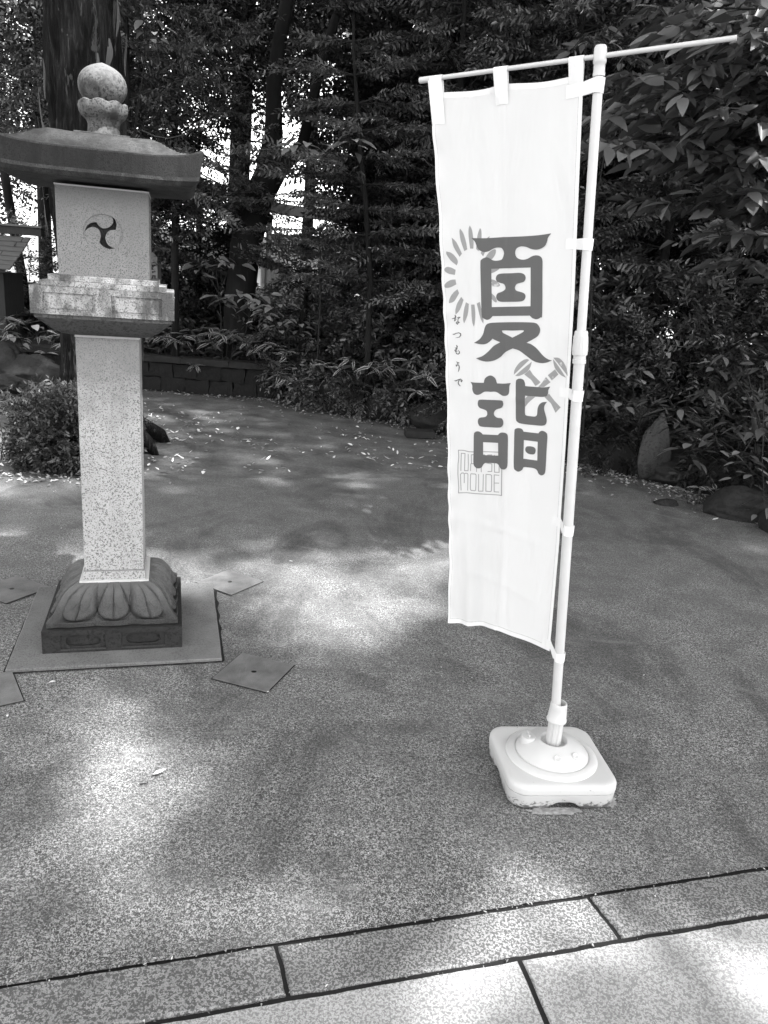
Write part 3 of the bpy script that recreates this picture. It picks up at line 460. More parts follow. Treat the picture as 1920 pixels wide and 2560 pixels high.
0.3564),(0.3173,0.3613),(0.323,0.3665),(0.3288,0.3719),(0.3328,0.3767),(0.3336,0.3803),(0.3326,0.3834)]],[[(0.3924,0.2355),(0.3899,0.239),(0.3868,0.2431),(0.3805,0.2481),(0.3681,0.2547),(0.3522,0.2623),(0.3381,0.269),(0.3189,
0.2636),(0.3335,0.256),(0.35,0.2474),(0.3645,0.2407),(0.3754,0.2376),(0.3845,0.2364)]],[[(0.4404,0.2587),(0.4413,0.2608),(0.4391,0.2637),(0.4345,0.2666),(0.4272,0.2693),(0.4175,0.2721),(0.4065,0.2744),(0.3936,0.2758),(0.3796,
0.2766),(0.3672,0.2773),(0.3507,0.2723),(0.3612,0.2692),(0.3732,0.2657),(0.385,0.2627),(0.3966,0.2606),(0.4082,0.259),(0.4185,0.258),(0.4276,0.2576),(0.4355,0.2577)]],[[(0.4666,0.2892),(0.4647,0.2906),(0.4561,0.2923),(0.4443,
0.2941),(0.4289,0.2958),(0.4102,0.2975),(0.3937,0.2989),(0.3886,0.2921),(0.4006,0.2906),(0.4143,0.289),(0.4279,0.2879),(0.4431,0.2878),(0.4583,0.2883)]],[[(0.4701,0.3182),(0.4678,0.3197),(0.4596,0.3208),(0.4487,0.3213),(0.4348,
0.3212),(0.4183,0.3206),(0.4037,0.3201),(0.3932,0.3076),(0.4073,0.3084),(0.4233,0.3093),(0.438,0.3108),(0.4516,0.3131),(0.4638,0.3159)]],[[(0.4441,0.347),(0.4409,0.348),(0.4343,0.348),(0.4253,0.347),(0.413,0.3446),(0.3983,
0.3413),(0.3855,0.3383),(0.4001,0.332),(0.4102,0.3338),(0.4216,0.3358),(0.4311,0.3382),(0.4379,0.3413),(0.4428,0.3446)]],[[(0.5795,0.476),(0.58,0.4734),(0.5807,0.4705),(0.5841,0.4673),(0.5915,0.4635),(0.6015,0.4595),(0.6123,
0.4559),(0.624,0.453),(0.6366,0.4506),(0.6485,0.4487),(0.6597,0.4472),(0.6703,0.4463),(0.6795,0.4458),(0.6868,0.4461),(0.6927,0.4469),(0.6978,0.4476),(0.6822,0.4513),(0.6641,0.4556),(0.6447,0.4602),(0.623,0.4655),(0.5999,
0.4711)]],[[(0.5905,0.4776),(0.6065,0.4739),(0.6248,0.4696),(0.6452,0.4651),(0.6696,0.46),(0.696,0.4547),(0.7188,0.45),(0.7166,0.4528),(0.7139,0.456),(0.7098,0.4592),(0.7039,0.4622),(0.6966,0.4653),(0.6877,0.468),(0.6767,
0.4703),(0.6643,0.4724),(0.6517,0.4741),(0.639,0.4757),(0.6262,0.477),(0.6148,0.4778),(0.6054,0.4781),(0.5974,0.4778)]],[[(0.8771,0.4403),(0.8898,0.44),(0.9044,0.4398),(0.9182,0.4404),(0.9308,0.4422),(0.9427,0.4447),(0.9533,
0.4477),(0.9627,0.4511),(0.9708,0.455),(0.9773,0.4589),(0.9813,0.4628),(0.9837,0.4668),(0.9856,0.4703),(0.9709,0.4661),(0.954,0.4612),(0.936,0.4562),(0.9162,0.4508),(0.8953,0.4452)]],[[(0.8761,0.4426),(0.8876,0.4459),(0.9009,
0.4496),(0.9163,0.4542),(0.9356,0.4604),(0.957,0.4674),(0.9758,0.4735),(0.9629,0.4723),(0.9481,0.471),(0.934,0.4691),(0.9209,0.4666),(0.9084,0.4635),(0.8982,0.4604),(0.8908,0.4574),(0.8857,0.4544),(0.8817,0.4513),(0.8789,
0.4483),(0.8774,0.4453)]],[[(0.7054,0.4646),(0.7299,0.4726),(0.7919,0.485),(0.7763,0.4892),(0.7538,0.4928),(0.7212,0.4831),(0.6622,0.4739)]],[[(0.8933,0.4605),(0.9193,0.4688),(0.8752,0.4804),(0.8437,0.4716)]],[[(0.8309,0.475),
(0.866,0.4836),(0.8202,0.4931),(0.7746,0.4944),(0.8037,0.4856)]],[[(0.6966,0.5121),(0.757,0.5122),(0.7063,0.524),(0.6787,0.5328),(0.6766,0.5173)]],[[(0.8586,0.5042),(0.8998,0.5152),(0.9482,0.526),(0.9129,0.5368),(0.876,0.5207),
(0.8261,0.5111)]]],'seal':[[(0.1052,0.6288),(0.1231,0.6285),(0.1234,0.6269),(0.0969,0.6272)],[(0.1231,0.6285),(0.1481,0.6285),(0.1492,0.6268),(0.1234,0.6269)],[(0.1481,0.6285),(0.1987,0.6303),(0.1997,0.6286),(0.1492,0.6268)],
[(0.1987,0.6303),(0.2368,0.63),(0.2368,0.6283),(0.1997,0.6286)],[(0.2368,0.63),(0.339,0.6274),(0.3388,0.6257),(0.2368,0.6283)],[(0.339,0.6274),(0.3845,0.6266),(0.3846,0.625),(0.3388,0.6257)],[(0.3845,0.6266),(0.4683,0.6257),
(0.4687,0.624),(0.3846,0.625)],[(0.4683,0.6257),(0.4944,0.6254),(0.5016,0.6237),(0.4687,0.624)],[(0.4944,0.6254),(0.496,0.6479),(0.5034,0.6477),(0.5016,0.6237)],[(0.496,0.6479),(0.4987,0.668),(0.5061,0.6677),(0.5034,0.6477)],
[(0.4987,0.668),(0.4993,0.6882),(0.5068,0.688),(0.5061,0.6677)],[(0.4993,0.6882),(0.5013,0.7094),(0.509,0.711),(0.5068,0.688)],[(0.5013,0.7094),(0.3616,0.7108),(0.3612,0.7125),(0.509,0.711)],[(0.3616,0.7108),(0.2662,0.712),
(0.2657,0.7138),(0.3612,0.7125)],[(0.2662,0.712),(0.1852,0.7119),(0.1849,0.7136),(0.2657,0.7138)],[(0.1852,0.7119),(0.1043,0.7138),(0.0955,0.7157),(0.1849,0.7136)],[(0.1043,0.7138),(0.1074,0.7043),(0.0993,0.7044),(0.0955,
0.7157)],[(0.1074,0.7043),(0.1027,0.6904),(0.0946,0.6907),(0.0993,0.7044)],[(0.1027,0.6904),(0.0996,0.6767),(0.0915,0.6769),(0.0946,0.6907)],[(0.0996,0.6767),(0.1015,0.6562),(0.0934,0.6562),(0.0915,0.6769)],[(0.1015,0.6562),
(0.108,0.6425),(0.1,0.6425),(0.0934,0.6562)],[(0.108,0.6425),(0.1052,0.6288),(0.0969,0.6272),(0.1,0.6425)],[(0.1276,0.6691),(0.1286,0.6558),(0.121,0.6559),(0.1199,0.6692)],[(0.1286,0.6558),(0.1317,0.6345),(0.1244,0.6329),
(0.121,0.6559)],[(0.1317,0.6345),(0.1591,0.6344),(0.1668,0.6327),(0.1244,0.6329)],[(0.1591,0.6344),(0.1571,0.6485),(0.1646,0.6484),(0.1668,0.6327)],[(0.1571,0.6485),(0.1546,0.6692),(0.1624,0.6674),(0.1646,0.6484)],[(0.1546,
0.6692),(0.1968,0.6685),(0.1894,0.667),(0.1624,0.6674)],[(0.1968,0.6685),(0.1988,0.6547),(0.1913,0.6548),(0.1894,0.667)],[(0.1988,0.6547),(0.1967,0.634),(0.1892,0.6342),(0.1913,0.6548)],[(0.2208,0.668),(0.2225,0.6539),(0.2151,
0.6534),(0.2133,0.668)],[(0.2225,0.6539),(0.2289,0.6525),(0.2213,0.6519),(0.2151,0.6534)],[(0.2289,0.6525),(0.2267,0.636),(0.2191,0.6346),(0.2213,0.6519)],[(0.2267,0.636),(0.2434,0.6354),(0.2432,0.6338),(0.2191,0.6346)],[(0.2434,
0.6354),(0.2693,0.6351),(0.2766,0.6335),(0.2432,0.6338)],[(0.2693,0.6351),(0.272,0.6685),(0.2795,0.6683),(0.2766,0.6335)],[(0.2234,0.6537),(0.2738,0.6531),(0.274,0.6515),(0.2236,0.6521)],[(0.324,0.6678),(0.3215,0.6334),(0.3142,
0.6335),(0.3166,0.668)],[(0.2932,0.6345),(0.3502,0.6332),(0.35,0.6316),(0.293,0.6329)],[(0.4153,0.6305),(0.3761,0.6314),(0.379,0.6329),(0.4155,0.6321)],[(0.3761,0.6314),(0.365,0.6339),(0.3722,0.6344),(0.379,0.6329)],[(0.365,
0.6339),(0.3663,0.6493),(0.3735,0.6478),(0.3722,0.6344)],[(0.3663,0.6493),(0.4084,0.65),(0.414,0.6485),(0.3735,0.6478)],[(0.4084,0.65),(0.4109,0.6517),(0.4181,0.6513),(0.414,0.6485)],[(0.4109,0.6517),(0.4107,0.6637),(0.4179,
0.6651),(0.4181,0.6513)],[(0.4107,0.6637),(0.3774,0.6646),(0.3777,0.6663),(0.4179,0.6651)],[(0.4304,0.631),(0.4344,0.6663),(0.4414,0.6645),(0.4375,0.6309)],[(0.4344,0.6663),(0.4807,0.6655),(0.4735,0.664),(0.4414,0.6645)],
[(0.4807,0.6655),(0.4772,0.6305),(0.4702,0.6307),(0.4735,0.664)],[(0.1301,0.7091),(0.1262,0.6936),(0.1185,0.6938),(0.1224,0.7093)],[(0.1262,0.6936),(0.1237,0.6767),(0.116,0.6762),(0.1185,0.6938)],[(0.1237,0.6767),(0.1329,
0.6743),(0.1294,0.6727),(0.116,0.6762)],[(0.1329,0.6743),(0.1473,0.6741),(0.1505,0.6724),(0.1294,0.6727)],[(0.1473,0.6741),(0.1531,0.6752),(0.1608,0.6744),(0.1505,0.6724)],[(0.1531,0.6752),(0.1523,0.6937),(0.16,0.6936),(0.1608,
0.6744)],[(0.1589,0.6755),(0.1691,0.6741),(0.1674,0.6725),(0.1551,0.6742)],[(0.1691,0.6741),(0.1837,0.6742),(0.188,0.6725),(0.1674,0.6725)],[(0.1837,0.6742),(0.1885,0.6756),(0.1961,0.675),(0.188,0.6725)],[(0.1885,0.6756),
(0.187,0.7082),(0.1946,0.7081),(0.1961,0.675)],[(0.2193,0.6743),(0.2624,0.6738),(0.2655,0.6721),(0.2196,0.6726)],[(0.2624,0.6738),(0.2682,0.6749),(0.2757,0.6741),(0.2655,0.6721)],[(0.2682,0.6749),(0.2681,0.691),(0.2756,0.6909),
(0.2757,0.6741)],[(0.2681,0.691),(0.2657,0.7052),(0.2732,0.7058),(0.2756,0.6909)],[(0.2657,0.7052),(0.2611,0.7063),(0.2638,0.7079),(0.2732,0.7058)],[(0.2611,0.7063),(0.2262,0.7063),(0.2214,0.708),(0.2638,0.7079)],[(0.2262,
0.7063),(0.2211,0.7042),(0.2134,0.7048),(0.2214,0.708)],[(0.2211,0.7042),(0.2204,0.6851),(0.2128,0.6852),(0.2134,0.7048)],[(0.2204,0.6851),(0.2232,0.6734),(0.2157,0.6735),(0.2128,0.6852)],[(0.2918,0.6724),(0.2938,0.6905),
(0.3013,0.6903),(0.2992,0.6722)],[(0.2938,0.6905),(0.2932,0.7079),(0.3008,0.7061),(0.3013,0.6903)],[(0.2932,0.7079),(0.3426,0.7067),(0.3352,0.7053),(0.3008,0.7061)],[(0.3426,0.7067),(0.3435,0.6859),(0.3361,0.6861),(0.3352,
0.7053)],[(0.3435,0.6859),(0.3439,0.6712),(0.3365,0.6714),(0.3361,0.6861)],[(0.3638,0.6719),(0.4029,0.6719),(0.4057,0.6703),(0.3645,0.6703)],[(0.4029,0.6719),(0.4101,0.673),(0.4172,0.672),(0.4057,0.6703)],[(0.4101,0.673),
(0.4119,0.6909),(0.4192,0.6908),(0.4172,0.672)],[(0.4119,0.6909),(0.4103,0.7035),(0.4175,0.7044),(0.4192,0.6908)],[(0.4103,0.7035),(0.4039,0.7044),(0.4054,0.7061),(0.4175,0.7044)],[(0.4039,0.7044),(0.3693,0.7045),(0.3619,
0.7061),(0.4054,0.7061)],[(0.3693,0.7045),(0.3685,0.6853),(0.3611,0.6855),(0.3619,0.7061)],[(0.3685,0.6853),(0.3678,0.671),(0.3605,0.6712),(0.3611,0.6855)],[(0.4791,0.6698),(0.4328,0.6699),(0.44,0.6715),(0.4784,0.6714)],[(0.4328,
0.6699),(0.4331,0.6869),(0.4403,0.6867),(0.44,0.6715)],[(0.4331,0.6869),(0.4352,0.7058),(0.4423,0.7041),(0.4403,0.6867)],[(0.4352,0.7058),(0.4814,0.7052),(0.4818,0.7036),(0.4423,0.7041)],[(0.4366,0.688),(0.4792,0.6871),(0.4793,
0.6855),(0.4368,0.6864)]],'kana':[[(0.0922,0.3719),(0.0958,0.3738),(0.1066,0.3733),(0.098,0.3711)],[(0.0958,0.3738),(0.0923,0.377),(0.1021,0.3775),(0.1066,0.3733)],[(0.0923,0.377),(0.0858,0.3823),(0.0905,0.3826),(0.1021,0.3775)],
[(0.0684,0.3788),(0.0872,0.3781),(0.0847,0.3766),(0.0675,0.378)],[(0.0872,0.3781),(0.1052,0.3757),(0.1029,0.3747),(0.0847,0.3766)],[(0.0902,0.383),(0.1076,0.3796),(0.1055,0.379),(0.0861,0.3819)],[(0.113,0.3774),(0.127,0.3759),
(0.1262,0.3744),(0.1107,0.3764)],[(0.127,0.3759),(0.1262,0.376),(0.1429,0.3749),(0.1262,0.3744)],[(0.1262,0.376),(0.1177,0.3783),(0.1233,0.3789),(0.1429,0.3749)],[(0.1177,0.3783),(0.1147,0.3813),(0.1215,0.3813),(0.1233,0.3789)],
[(0.1147,0.3813),(0.1154,0.3856),(0.123,0.386),(0.1215,0.3813)],[(0.1154,0.3856),(0.1123,0.3867),(0.1137,0.3891),(0.123,0.386)],[(0.1123,0.3867),(0.1065,0.3857),(0.0976,0.386),(0.1137,0.3891)],[(0.1065,0.3857),(0.109,0.3847),
(0.1055,0.3835),(0.0976,0.386)],[(0.109,0.3847),(0.1194,0.3845),(0.1211,0.383),(0.1055,0.3835)],[(0.1194,0.3845),(0.129,0.3859),(0.1336,0.3842),(0.1211,0.383)],[(0.0683,0.4063),(0.0803,0.4076),(0.0799,0.4057),(0.0692,0.4057)],
[(0.0803,0.4076),(0.1011,0.4051),(0.0992,0.4039),(0.0799,0.4057)],[(0.1011,0.4051),(0.1209,0.4041),(0.1223,0.4026),(0.0992,0.4039)],[(0.1209,0.4041),(0.1317,0.4056),(0.1402,0.4044),(0.1223,0.4026)],[(0.1317,0.4056),(0.1325,
0.4079),(0.1417,0.4084),(0.1402,0.4044)],[(0.1325,0.4079),(0.1233,0.4107),(0.127,0.412),(0.1417,0.4084)],[(0.1233,0.4107),(0.0936,0.4126),(0.0941,0.4131),(0.127,0.412)],[(0.096,0.4263),(0.0997,0.4287),(0.1112,0.4283),(0.0988,
0.4259)],[(0.0997,0.4287),(0.0943,0.4332),(0.1023,0.4337),(0.1112,0.4283)],[(0.0943,0.4332),(0.0867,0.4385),(0.0956,0.4383),(0.1023,0.4337)],[(0.0867,0.4385),(0.0944,0.4426),(0.1005,0.4412),(0.0956,0.4383)],[(0.0944,0.4426),
(0.1111,0.4438),(0.1102,0.442),(0.1005,0.4412)],[(0.1111,0.4438),(0.1269,0.4415),(0.1179,0.4406),(0.1102,0.442)],[(0.1269,0.4415),(0.1262,0.438),(0.1192,0.4385),(0.1179,0.4406)],[(0.1262,0.438),(0.1125,0.4349),(0.1103,0.4353),
(0.1192,0.4385)],[(0.0842,0.431),(0.0933,0.4333),(0.0969,0.4316),(0.0865,0.4304)],[(0.0933,0.4333),(0.1081,0.4331),(0.1086,0.4323),(0.0969,0.4316)],[(0.0968,0.433),(0.0789,0.4354),(0.0874,0.4359),(0.0998,0.4339)],[(0.0789,
0.4354),(0.084,0.438),(0.0886,0.4368),(0.0874,0.4359)],[(0.084,0.438),(0.1059,0.4382),(0.1065,0.437),(0.0886,0.4368)],[(0.0933,0.4572),(0.1045,0.4593),(0.1237,0.4589),(0.0951,0.4566)],[(0.1045,0.4593),(0.0977,0.4614),(0.0998,
0.462),(0.1237,0.4589)],[(0.0876,0.4628),(0.0931,0.4667),(0.0971,0.4632),(0.0943,0.4622)],[(0.0931,0.4667),(0.1064,0.4634),(0.1043,0.462),(0.0971,0.4632)],[(0.1064,0.4634),(0.1124,0.4637),(0.1184,0.4623),(0.1043,0.462)],[(0.1124,
0.4637),(0.1147,0.4673),(0.124,0.4672),(0.1184,0.4623)],[(0.1147,0.4673),(0.1117,0.4721),(0.1193,0.4724),(0.124,0.4672)],[(0.1117,0.4721),(0.1068,0.4757),(0.1101,0.476),(0.1193,0.4724)],[(0.0737,0.493),(0.0876,0.4941),(0.0865,
0.4921),(0.0746,0.4923)],[(0.0876,0.4941),(0.109,0.4915),(0.1063,0.49),(0.0865,0.4921)],[(0.109,0.4915),(0.134,0.4898),(0.1323,0.4884),(0.1063,0.49)],[(0.1317,0.4885),(0.1149,0.4902),(0.1207,0.4914),(0.1347,0.4898)],[(0.1149,
0.4902),(0.1039,0.4951),(0.1119,0.4954),(0.1207,0.4914)],[(0.1039,0.4951),(0.1043,0.4992),(0.1128,0.4984),(0.1119,0.4954)],[(0.1043,0.4992),(0.1224,0.5034),(0.1279,0.5023),(0.1128,0.4984)],[(0.1258,0.4923),(0.133,0.4956),
(0.1425,0.4944),(0.1333,0.4913)],[(0.1339,0.4903),(0.1398,0.4936),(0.1481,0.4926),(0.139,0.4897)]],'emblem':[(-0.0641,1.6238),(-0.0618,1.6303),(-0.059,1.6378),(-0.0556,1.6443),(-0.0512,1.6489),(-0.046,1.6526),(-0.0407,1.6554),
(-0.035,1.6573),(-0.0291,1.6585),(-0.024,1.6595),(-0.0214,1.6558),(-0.0184,1.6515),(-0.015,1.6478),(-0.0112,1.6444),(-0.007,1.6415),(-0.0022,1.64),(0.0038,1.6402),(0.0104,1.6418),(0.0163,1.6442),(0.0213,1.6473),(0.0257,1.6511),
(0.0292,1.6552),(0.0319,1.6594),(0.0337,1.6639),(0.0343,1.6687),(0.0332,1.6742),(0.031,1.6799),(0.029,1.6849),(0.0328,1.681),(0.0371,1.6766),(0.0407,1.6719),(0.0431,1.6671),(0.0448,1.662),(0.0456,1.6566),(0.0449,1.6504),(0.0433,
1.6438),(0.0419,1.638),(0.0362,1.6375),(0.0298,1.6369),(0.0239,1.6354),(0.0191,1.6327),(0.015,1.6291),(0.0115,1.6249),(0.0088,1.62),(0.0067,1.6144),(0.0058,1.6086),(0.0064,1.6025),(0.0081,1.5962),(0.0106,1.5906),(0.0138,1.5861),
(0.0179,1.5823),(0.0224,1.5793),(0.0276,1.5772),(0.0332,1.5759),(0.0381,1.5747),(0.0321,1.5733),(0.0251,1.5717),(0.0184,1.571),(0.0123,1.5717),(0.0065,1.5733),(0.0012,1.5755),(-0.0038,1.5784),(-0.0083,1.5818),(-0.0117,1.5851),
(-0.0136,1.5882),(-0.0144,1.5911),(-0.0151,1.5938),(-0.0134,1.5996),(-0.0114,1.6063),(-0.0103,1.6126),(-0.0105,1.6182),(-0.0115,1.6234),(-0.013,1.6281),(-0.0148,1.632),(-0.0172,1.6353),(-0.0205,1.6379),(-0.0251,1.64),(-0.0305,
1.6414),(-0.036,1.6418),(-0.0413,1.6407),(-0.0467,1.6386),(-0.0518,1.6357),(-0.0563,1.632),(-0.0605,1.6276)],'emcirc':[(0.0675,1.6245),(0.0664,1.6145),(0.0637,1.6048),(0.0593,1.5956),(0.0534,1.5871),(0.0462,1.5796),(0.0378,
1.5731),(0.0284,1.568),(0.0183,1.5643),(0.0078,1.562),(-0.003,1.5614),(-0.0136,1.5623),(-0.024,1.5648),(-0.0338,1.5687),(-0.0427,1.574),(-0.0505,1.5806),(-0.0572,1.5882),(-0.0624,1.5967),(-0.0661,1.6059),(-0.0682,1.6155),
(-0.0687,1.6253),(-0.0675,1.6351),(-0.0647,1.6446),(-0.0603,1.6537),(-0.0545,1.662),(-0.0474,1.6694),(-0.0392,1.6757),(-0.03,1.6808),(-0.0201,1.6845),(-0.0097,1.6868),(0.0009,1.6876),(0.0114,1.6868),(0.0217,1.6845),(0.0315,
1.6808),(0.0405,1.6756),(0.0485,1.6692),(0.0553,1.6617),(0.0607,1.6532),(0.0646,1.6441),(0.0669,1.6344)],'Lp':[(0.0389,2.45,2.0561),(0.0945,2.45,1.7318),(0.1462,2.45,1.3862),(0.178,2.45,1.1376),(0.2115,2.45,0.8282),(0.233,
2.45,0.6565),(0.2501,2.45,0.4249)],'Rp':[(0.4256,2.245,2.086),(0.4603,2.245,1.7435),(0.4819,2.245,1.5351),(0.5007,2.245,1.3152),(0.5169,2.245,1.12),(0.532,2.245,0.9158),(0.5407,2.245,0.8103),(0.5606,2.245,0.4476)]}
# ------------------------------------------------------------------ inset stone faces
def resample(loop): return [Vector((p[0], p[1])) for p in loop]
def inset(mb, T, outer, children, depth, mi=0):
    """outer loop (2D) at depth with child openings [(loop, depth, children)] sunk into it; T(x, y, depth) -> 3D"""
    loops = [[Vector((p[0], p[1], 0)) for p in outer]]+[[Vector((p[0], p[1], 0)) for p in c[0]] for c in children]
    flat = [p for l in loops for p in l]; tris = tessellate_polygon(loops)
    V_ = [T(p.x, p.y, depth) for p in flat]; F_ = []
    for t in tris:
        a, b, c = [flat[i] for i in t]
        F_.append(t if (b-a).cross(c-a).z > 0 else (t[0], t[2], t[1]))
    mb.add(V_, F_, mi)
    for ch in children:
        lp, dp, kids = ch[0], ch[1], ch[2]; cm = ch[3] if len(ch) > 3 else mi; n = len(lp)
        ar = sum(lp[i][0]*lp[(i+1) % n][1]-lp[(i+1) % n][0]*lp[i][1] for i in range(n))
        V_ = [T(x, y, depth) for x, y in lp]+[T(x, y, dp) for x, y in lp]
        F_ = [(i, (i+1) % n, n+(i+1) % n, n+i) if ar > 0 else (n+i, n+(i+1) % n, (i+1) % n, i) for i in range(n)]
        mb.add(V_, [f[::-1] for f in F_] if False else F_, mi)
        inset(mb, T, lp, kids, dp, cm)
def rect(x0, y0, x1, y1): return [(x0, y0), (x1, y0), (x1, y1), (x0, y1)]
def oval(cx_, cy_, rx, ry, n=28, p=3.2):
    o_ = []
    for k in range(n):
        a = 2*math.pi*k/n; c, s = math.cos(a), math.sin(a)
        o_.append((cx_+rx*math.copysign(abs(c)**(2/p), c), cy_+ry*math.copysign(abs(s)**(2/p), s)))
    return o_
def block(mb, w, z0, z1, faces, mi=0, top=True):
    """square block with half width w; faces(side)-> children for that side's inset"""
    for s in range(4):
        R_ = Matrix.Rotation(s*math.pi/2, 3, 'Z')
        T = lambda x, y, d, R_=R_: tuple(R_ @ Vector((x, -w+d, y)))
        inset(mb, T, rect(-w, z0, w, z1), faces(s), 0, mi)
    if top: mb.add([(-w, -w, z1), (w, -w, z1), (w, w, z1), (-w, w, z1)], [(0, 1, 2, 3)], mi)
    mb.add([(-w, -w, z0), (w, -w, z0), (w, w, z0), (-w, w, z0)], [(3, 2, 1, 0)], mi)

# ------------------------------------------------------------------ stone lantern
LC = Vector((-1.127, 3.085, 0)); LR = math.atan2(U.y, U.x)
pad = MB()
pw = .405; per = []
for a, b in (((-1, -1), (1, -1)), ((1, -1), (1, 1)), ((1, 1), (-1, 1)), ((-1, 1), (-1, -1))):
    for i in range(24): per.append(((a[0]+(b[0]-a[0])*i/24)*pw, (a[1]+(b[1]-a[1])*i/24)*pw))
n = len(per); pv = []
for z, sh in ((-.02, 1), (.012, 1), (.016, .99)):
    for x, y in per:
        k = 1+.006*noise.noise(Vector((x*14, y*14, 0))); pv.append((x*sh*k+.02, (y*sh*k)+.02, z))
pad.add(pv, [(j*n+i, j*n+(i+1) % n, (j+1)*n+(i+1) % n, (j+1)*n+i) for j in range(2) for i in range(n)]+[tuple(range(2*n, 3*n))])
po = pad.build('foundation_slab', M['slab'], loc=LC); po.rotation_euler = (0, 0, LR); tag(po, kind='structure')
mb = MB()
for (x0, y0, x1, y1, k_) in ((.43, -.39, .435, .36, 1.0), (-.38, -.392, .43, -.392, .55), (-.39, -.38, -.39, .1, .4)):
    n_ = 60; A_ = []; B_ = []
    for i in range(n_+1):
        t = i/n_; x = x0+(x1-x0)*t; y = y0+(y1-y0)*t; w_ = max(.0012, .007*k_*(.7+1.3*noise.noise(Vector((t*11, k_*7, 0))))); nx_, ny_ = (1, 0) if abs(x1-x0) < .1 else (0, -1)
        if x0 < -.3 and abs(x1-x0) < .1: nx_ = -1
        A_.append((x-nx_*.006, y-ny_*.006, .0045)); B_.append((x+nx_*w_, y+ny_*w_, .0045))
    mb.add(A_+B_, [(i, i+1, n_+2+i, n_+1+i) for i in range(n_)])
ck = mb.build('earth_crack', M['joint'], loc=LC); ck.rotation_euler = (0, 0, LR); tag(ck, kind='structure')
lan = empty('stone_lantern', 'tall granite lantern on a lotus base with a carved swirl emblem and upturned roof', 'stone lantern', LC+Vector((0, 0, .016)), LR)
lan.location.z = 0.0
# base block with sunk oval panels
mb = MB()
def bf(s):
    out = []
    for cx_ in (-.115, .115):
        out.append((rect(cx_-.085, .034, cx_+.085, .092), .006, [(oval(cx_, .064, .066, .024), .020, [])]))
    return out
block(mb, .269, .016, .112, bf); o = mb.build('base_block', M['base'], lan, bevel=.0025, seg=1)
# lighter strips below the panels, painted-in highlights on their lower ledges
mb = MB()
for cx_ in (-.115, .115): mb.box((cx_, -.2705, .029), (.17, .005, .0045))
mb.build('ledge_highlight', M['lotus'], lan)
# lotus pedestal: bell profile with carved double-lobed petals
prof = [(.132, .262), (.150, .258), (.172, .246), (.190, .228), (.203, .207), (.213, .186), (.223, .166), (.234, .150), (.247, .140), (.2500, .1385), (.2505, .136), (.2495, .118), (.24, .1122)]
NP_, NS = 110, 110
def petal(tx, s):
    """relief in metres; tx -1..1 along one side, s 0 top..1 lip"""
    h = -.010; best = 0
    for c in (-.60, 0.0, .60):
        wid = .13+.165*min(1, s*1.7); e = (tx-c)/wid
        if s > .48: e = math.copysign(math.hypot(e, (s-.48)/.34*.97), e if e else 1)
        a = abs(e)
        if a < 1:
            q = .020*(1-a**10)**.5; q -= .008*math.exp(-((tx-c)/.022)**2)
            el = (abs(tx-c)-wid*.45)/(wid*.34); es = math.hypot(el, max(0, (s-.40))/.18)
            if es < 1: q -= .006*(1-es**6)
            elif es < 1.2: q += .002
            best = max(best, q)
        elif a < 1.14: best = min(best, 0)-.004
    if abs(tx) > .82: best = max(best, .012*min(1, (abs(tx)-.82)/.05))
    return h+best
V_ = []
for j in range(NP_+1):
    f = j/NP_*(len(prof)-1); i = min(int(f), len(prof)-2); r = prof[i][0]+(prof[i+1][0]-prof[i][0])*(f-i); z = prof[i][1]+(prof[i+1][1]-prof[i][1])*(f-i)
    s = min(1, j/NP_*(len(prof)-1)/9.5)
    for sd in range(4):
        R_ = Matrix.Rotation(sd*math.pi/2, 3, 'Z')
        for k in range(NS):
            tx = -1+2*k/NS; hgt = petal(tx, s)*min(1, s*3)
            if f > 8.6:
                sc_ = max(max(0, 1-((tx-c_)/.30)**2)**.5 for c_ in (-.6, 0, .6, -1.05, 1.05)); hgt = .013*sc_-.010
            V_.append(tuple(R_ @ Vector((tx*r*(1+hgt/r), -(r+hgt), z+(.6*hgt if f < 8.6 else 0)))))
L = NS*4
mb = MB(); mb.add(V_, [(j*L+k, j*L+(k+1) % L, (j+1)*L+(k+1) % L, (j+1)*L+k) for j in range(NP_) for k in range(L)]+[tuple(range(L))[::-1]])
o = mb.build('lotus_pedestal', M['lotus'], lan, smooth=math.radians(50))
bm = bmesh.new(); bm.from_mesh(o.data); bmesh.ops.recalc_face_normals(bm, faces=bm.faces); bm.to_mesh(o.data); bm.free()
mb = MB(); mb.box((0, 0, .262), (.272, .272, .010)); mb.build('mortar_rim', M['cement'], lan, bevel=.002)
mb = MB(); mb.box((0, 0, .2835), (.244, .244, .037)); mb.build('post_socle', M['post'], lan, bevel=.002)
mb = MB(); mb.box((0, 0, .3035), (.2365, .2365, .005)); mb.build('mortar_joint', M['signpost'], lan)
mb = MB(); mb.box((0, 0, .306+.4715), (.232, .232, .943), taper=.985); mb.build('post', M['post'], lan, bevel=.003)
mb = MB(); mb.box((0, 0, 1.2525), (.232, .232, .008)); mb.build('mortar_joint', M['cement'], lan)
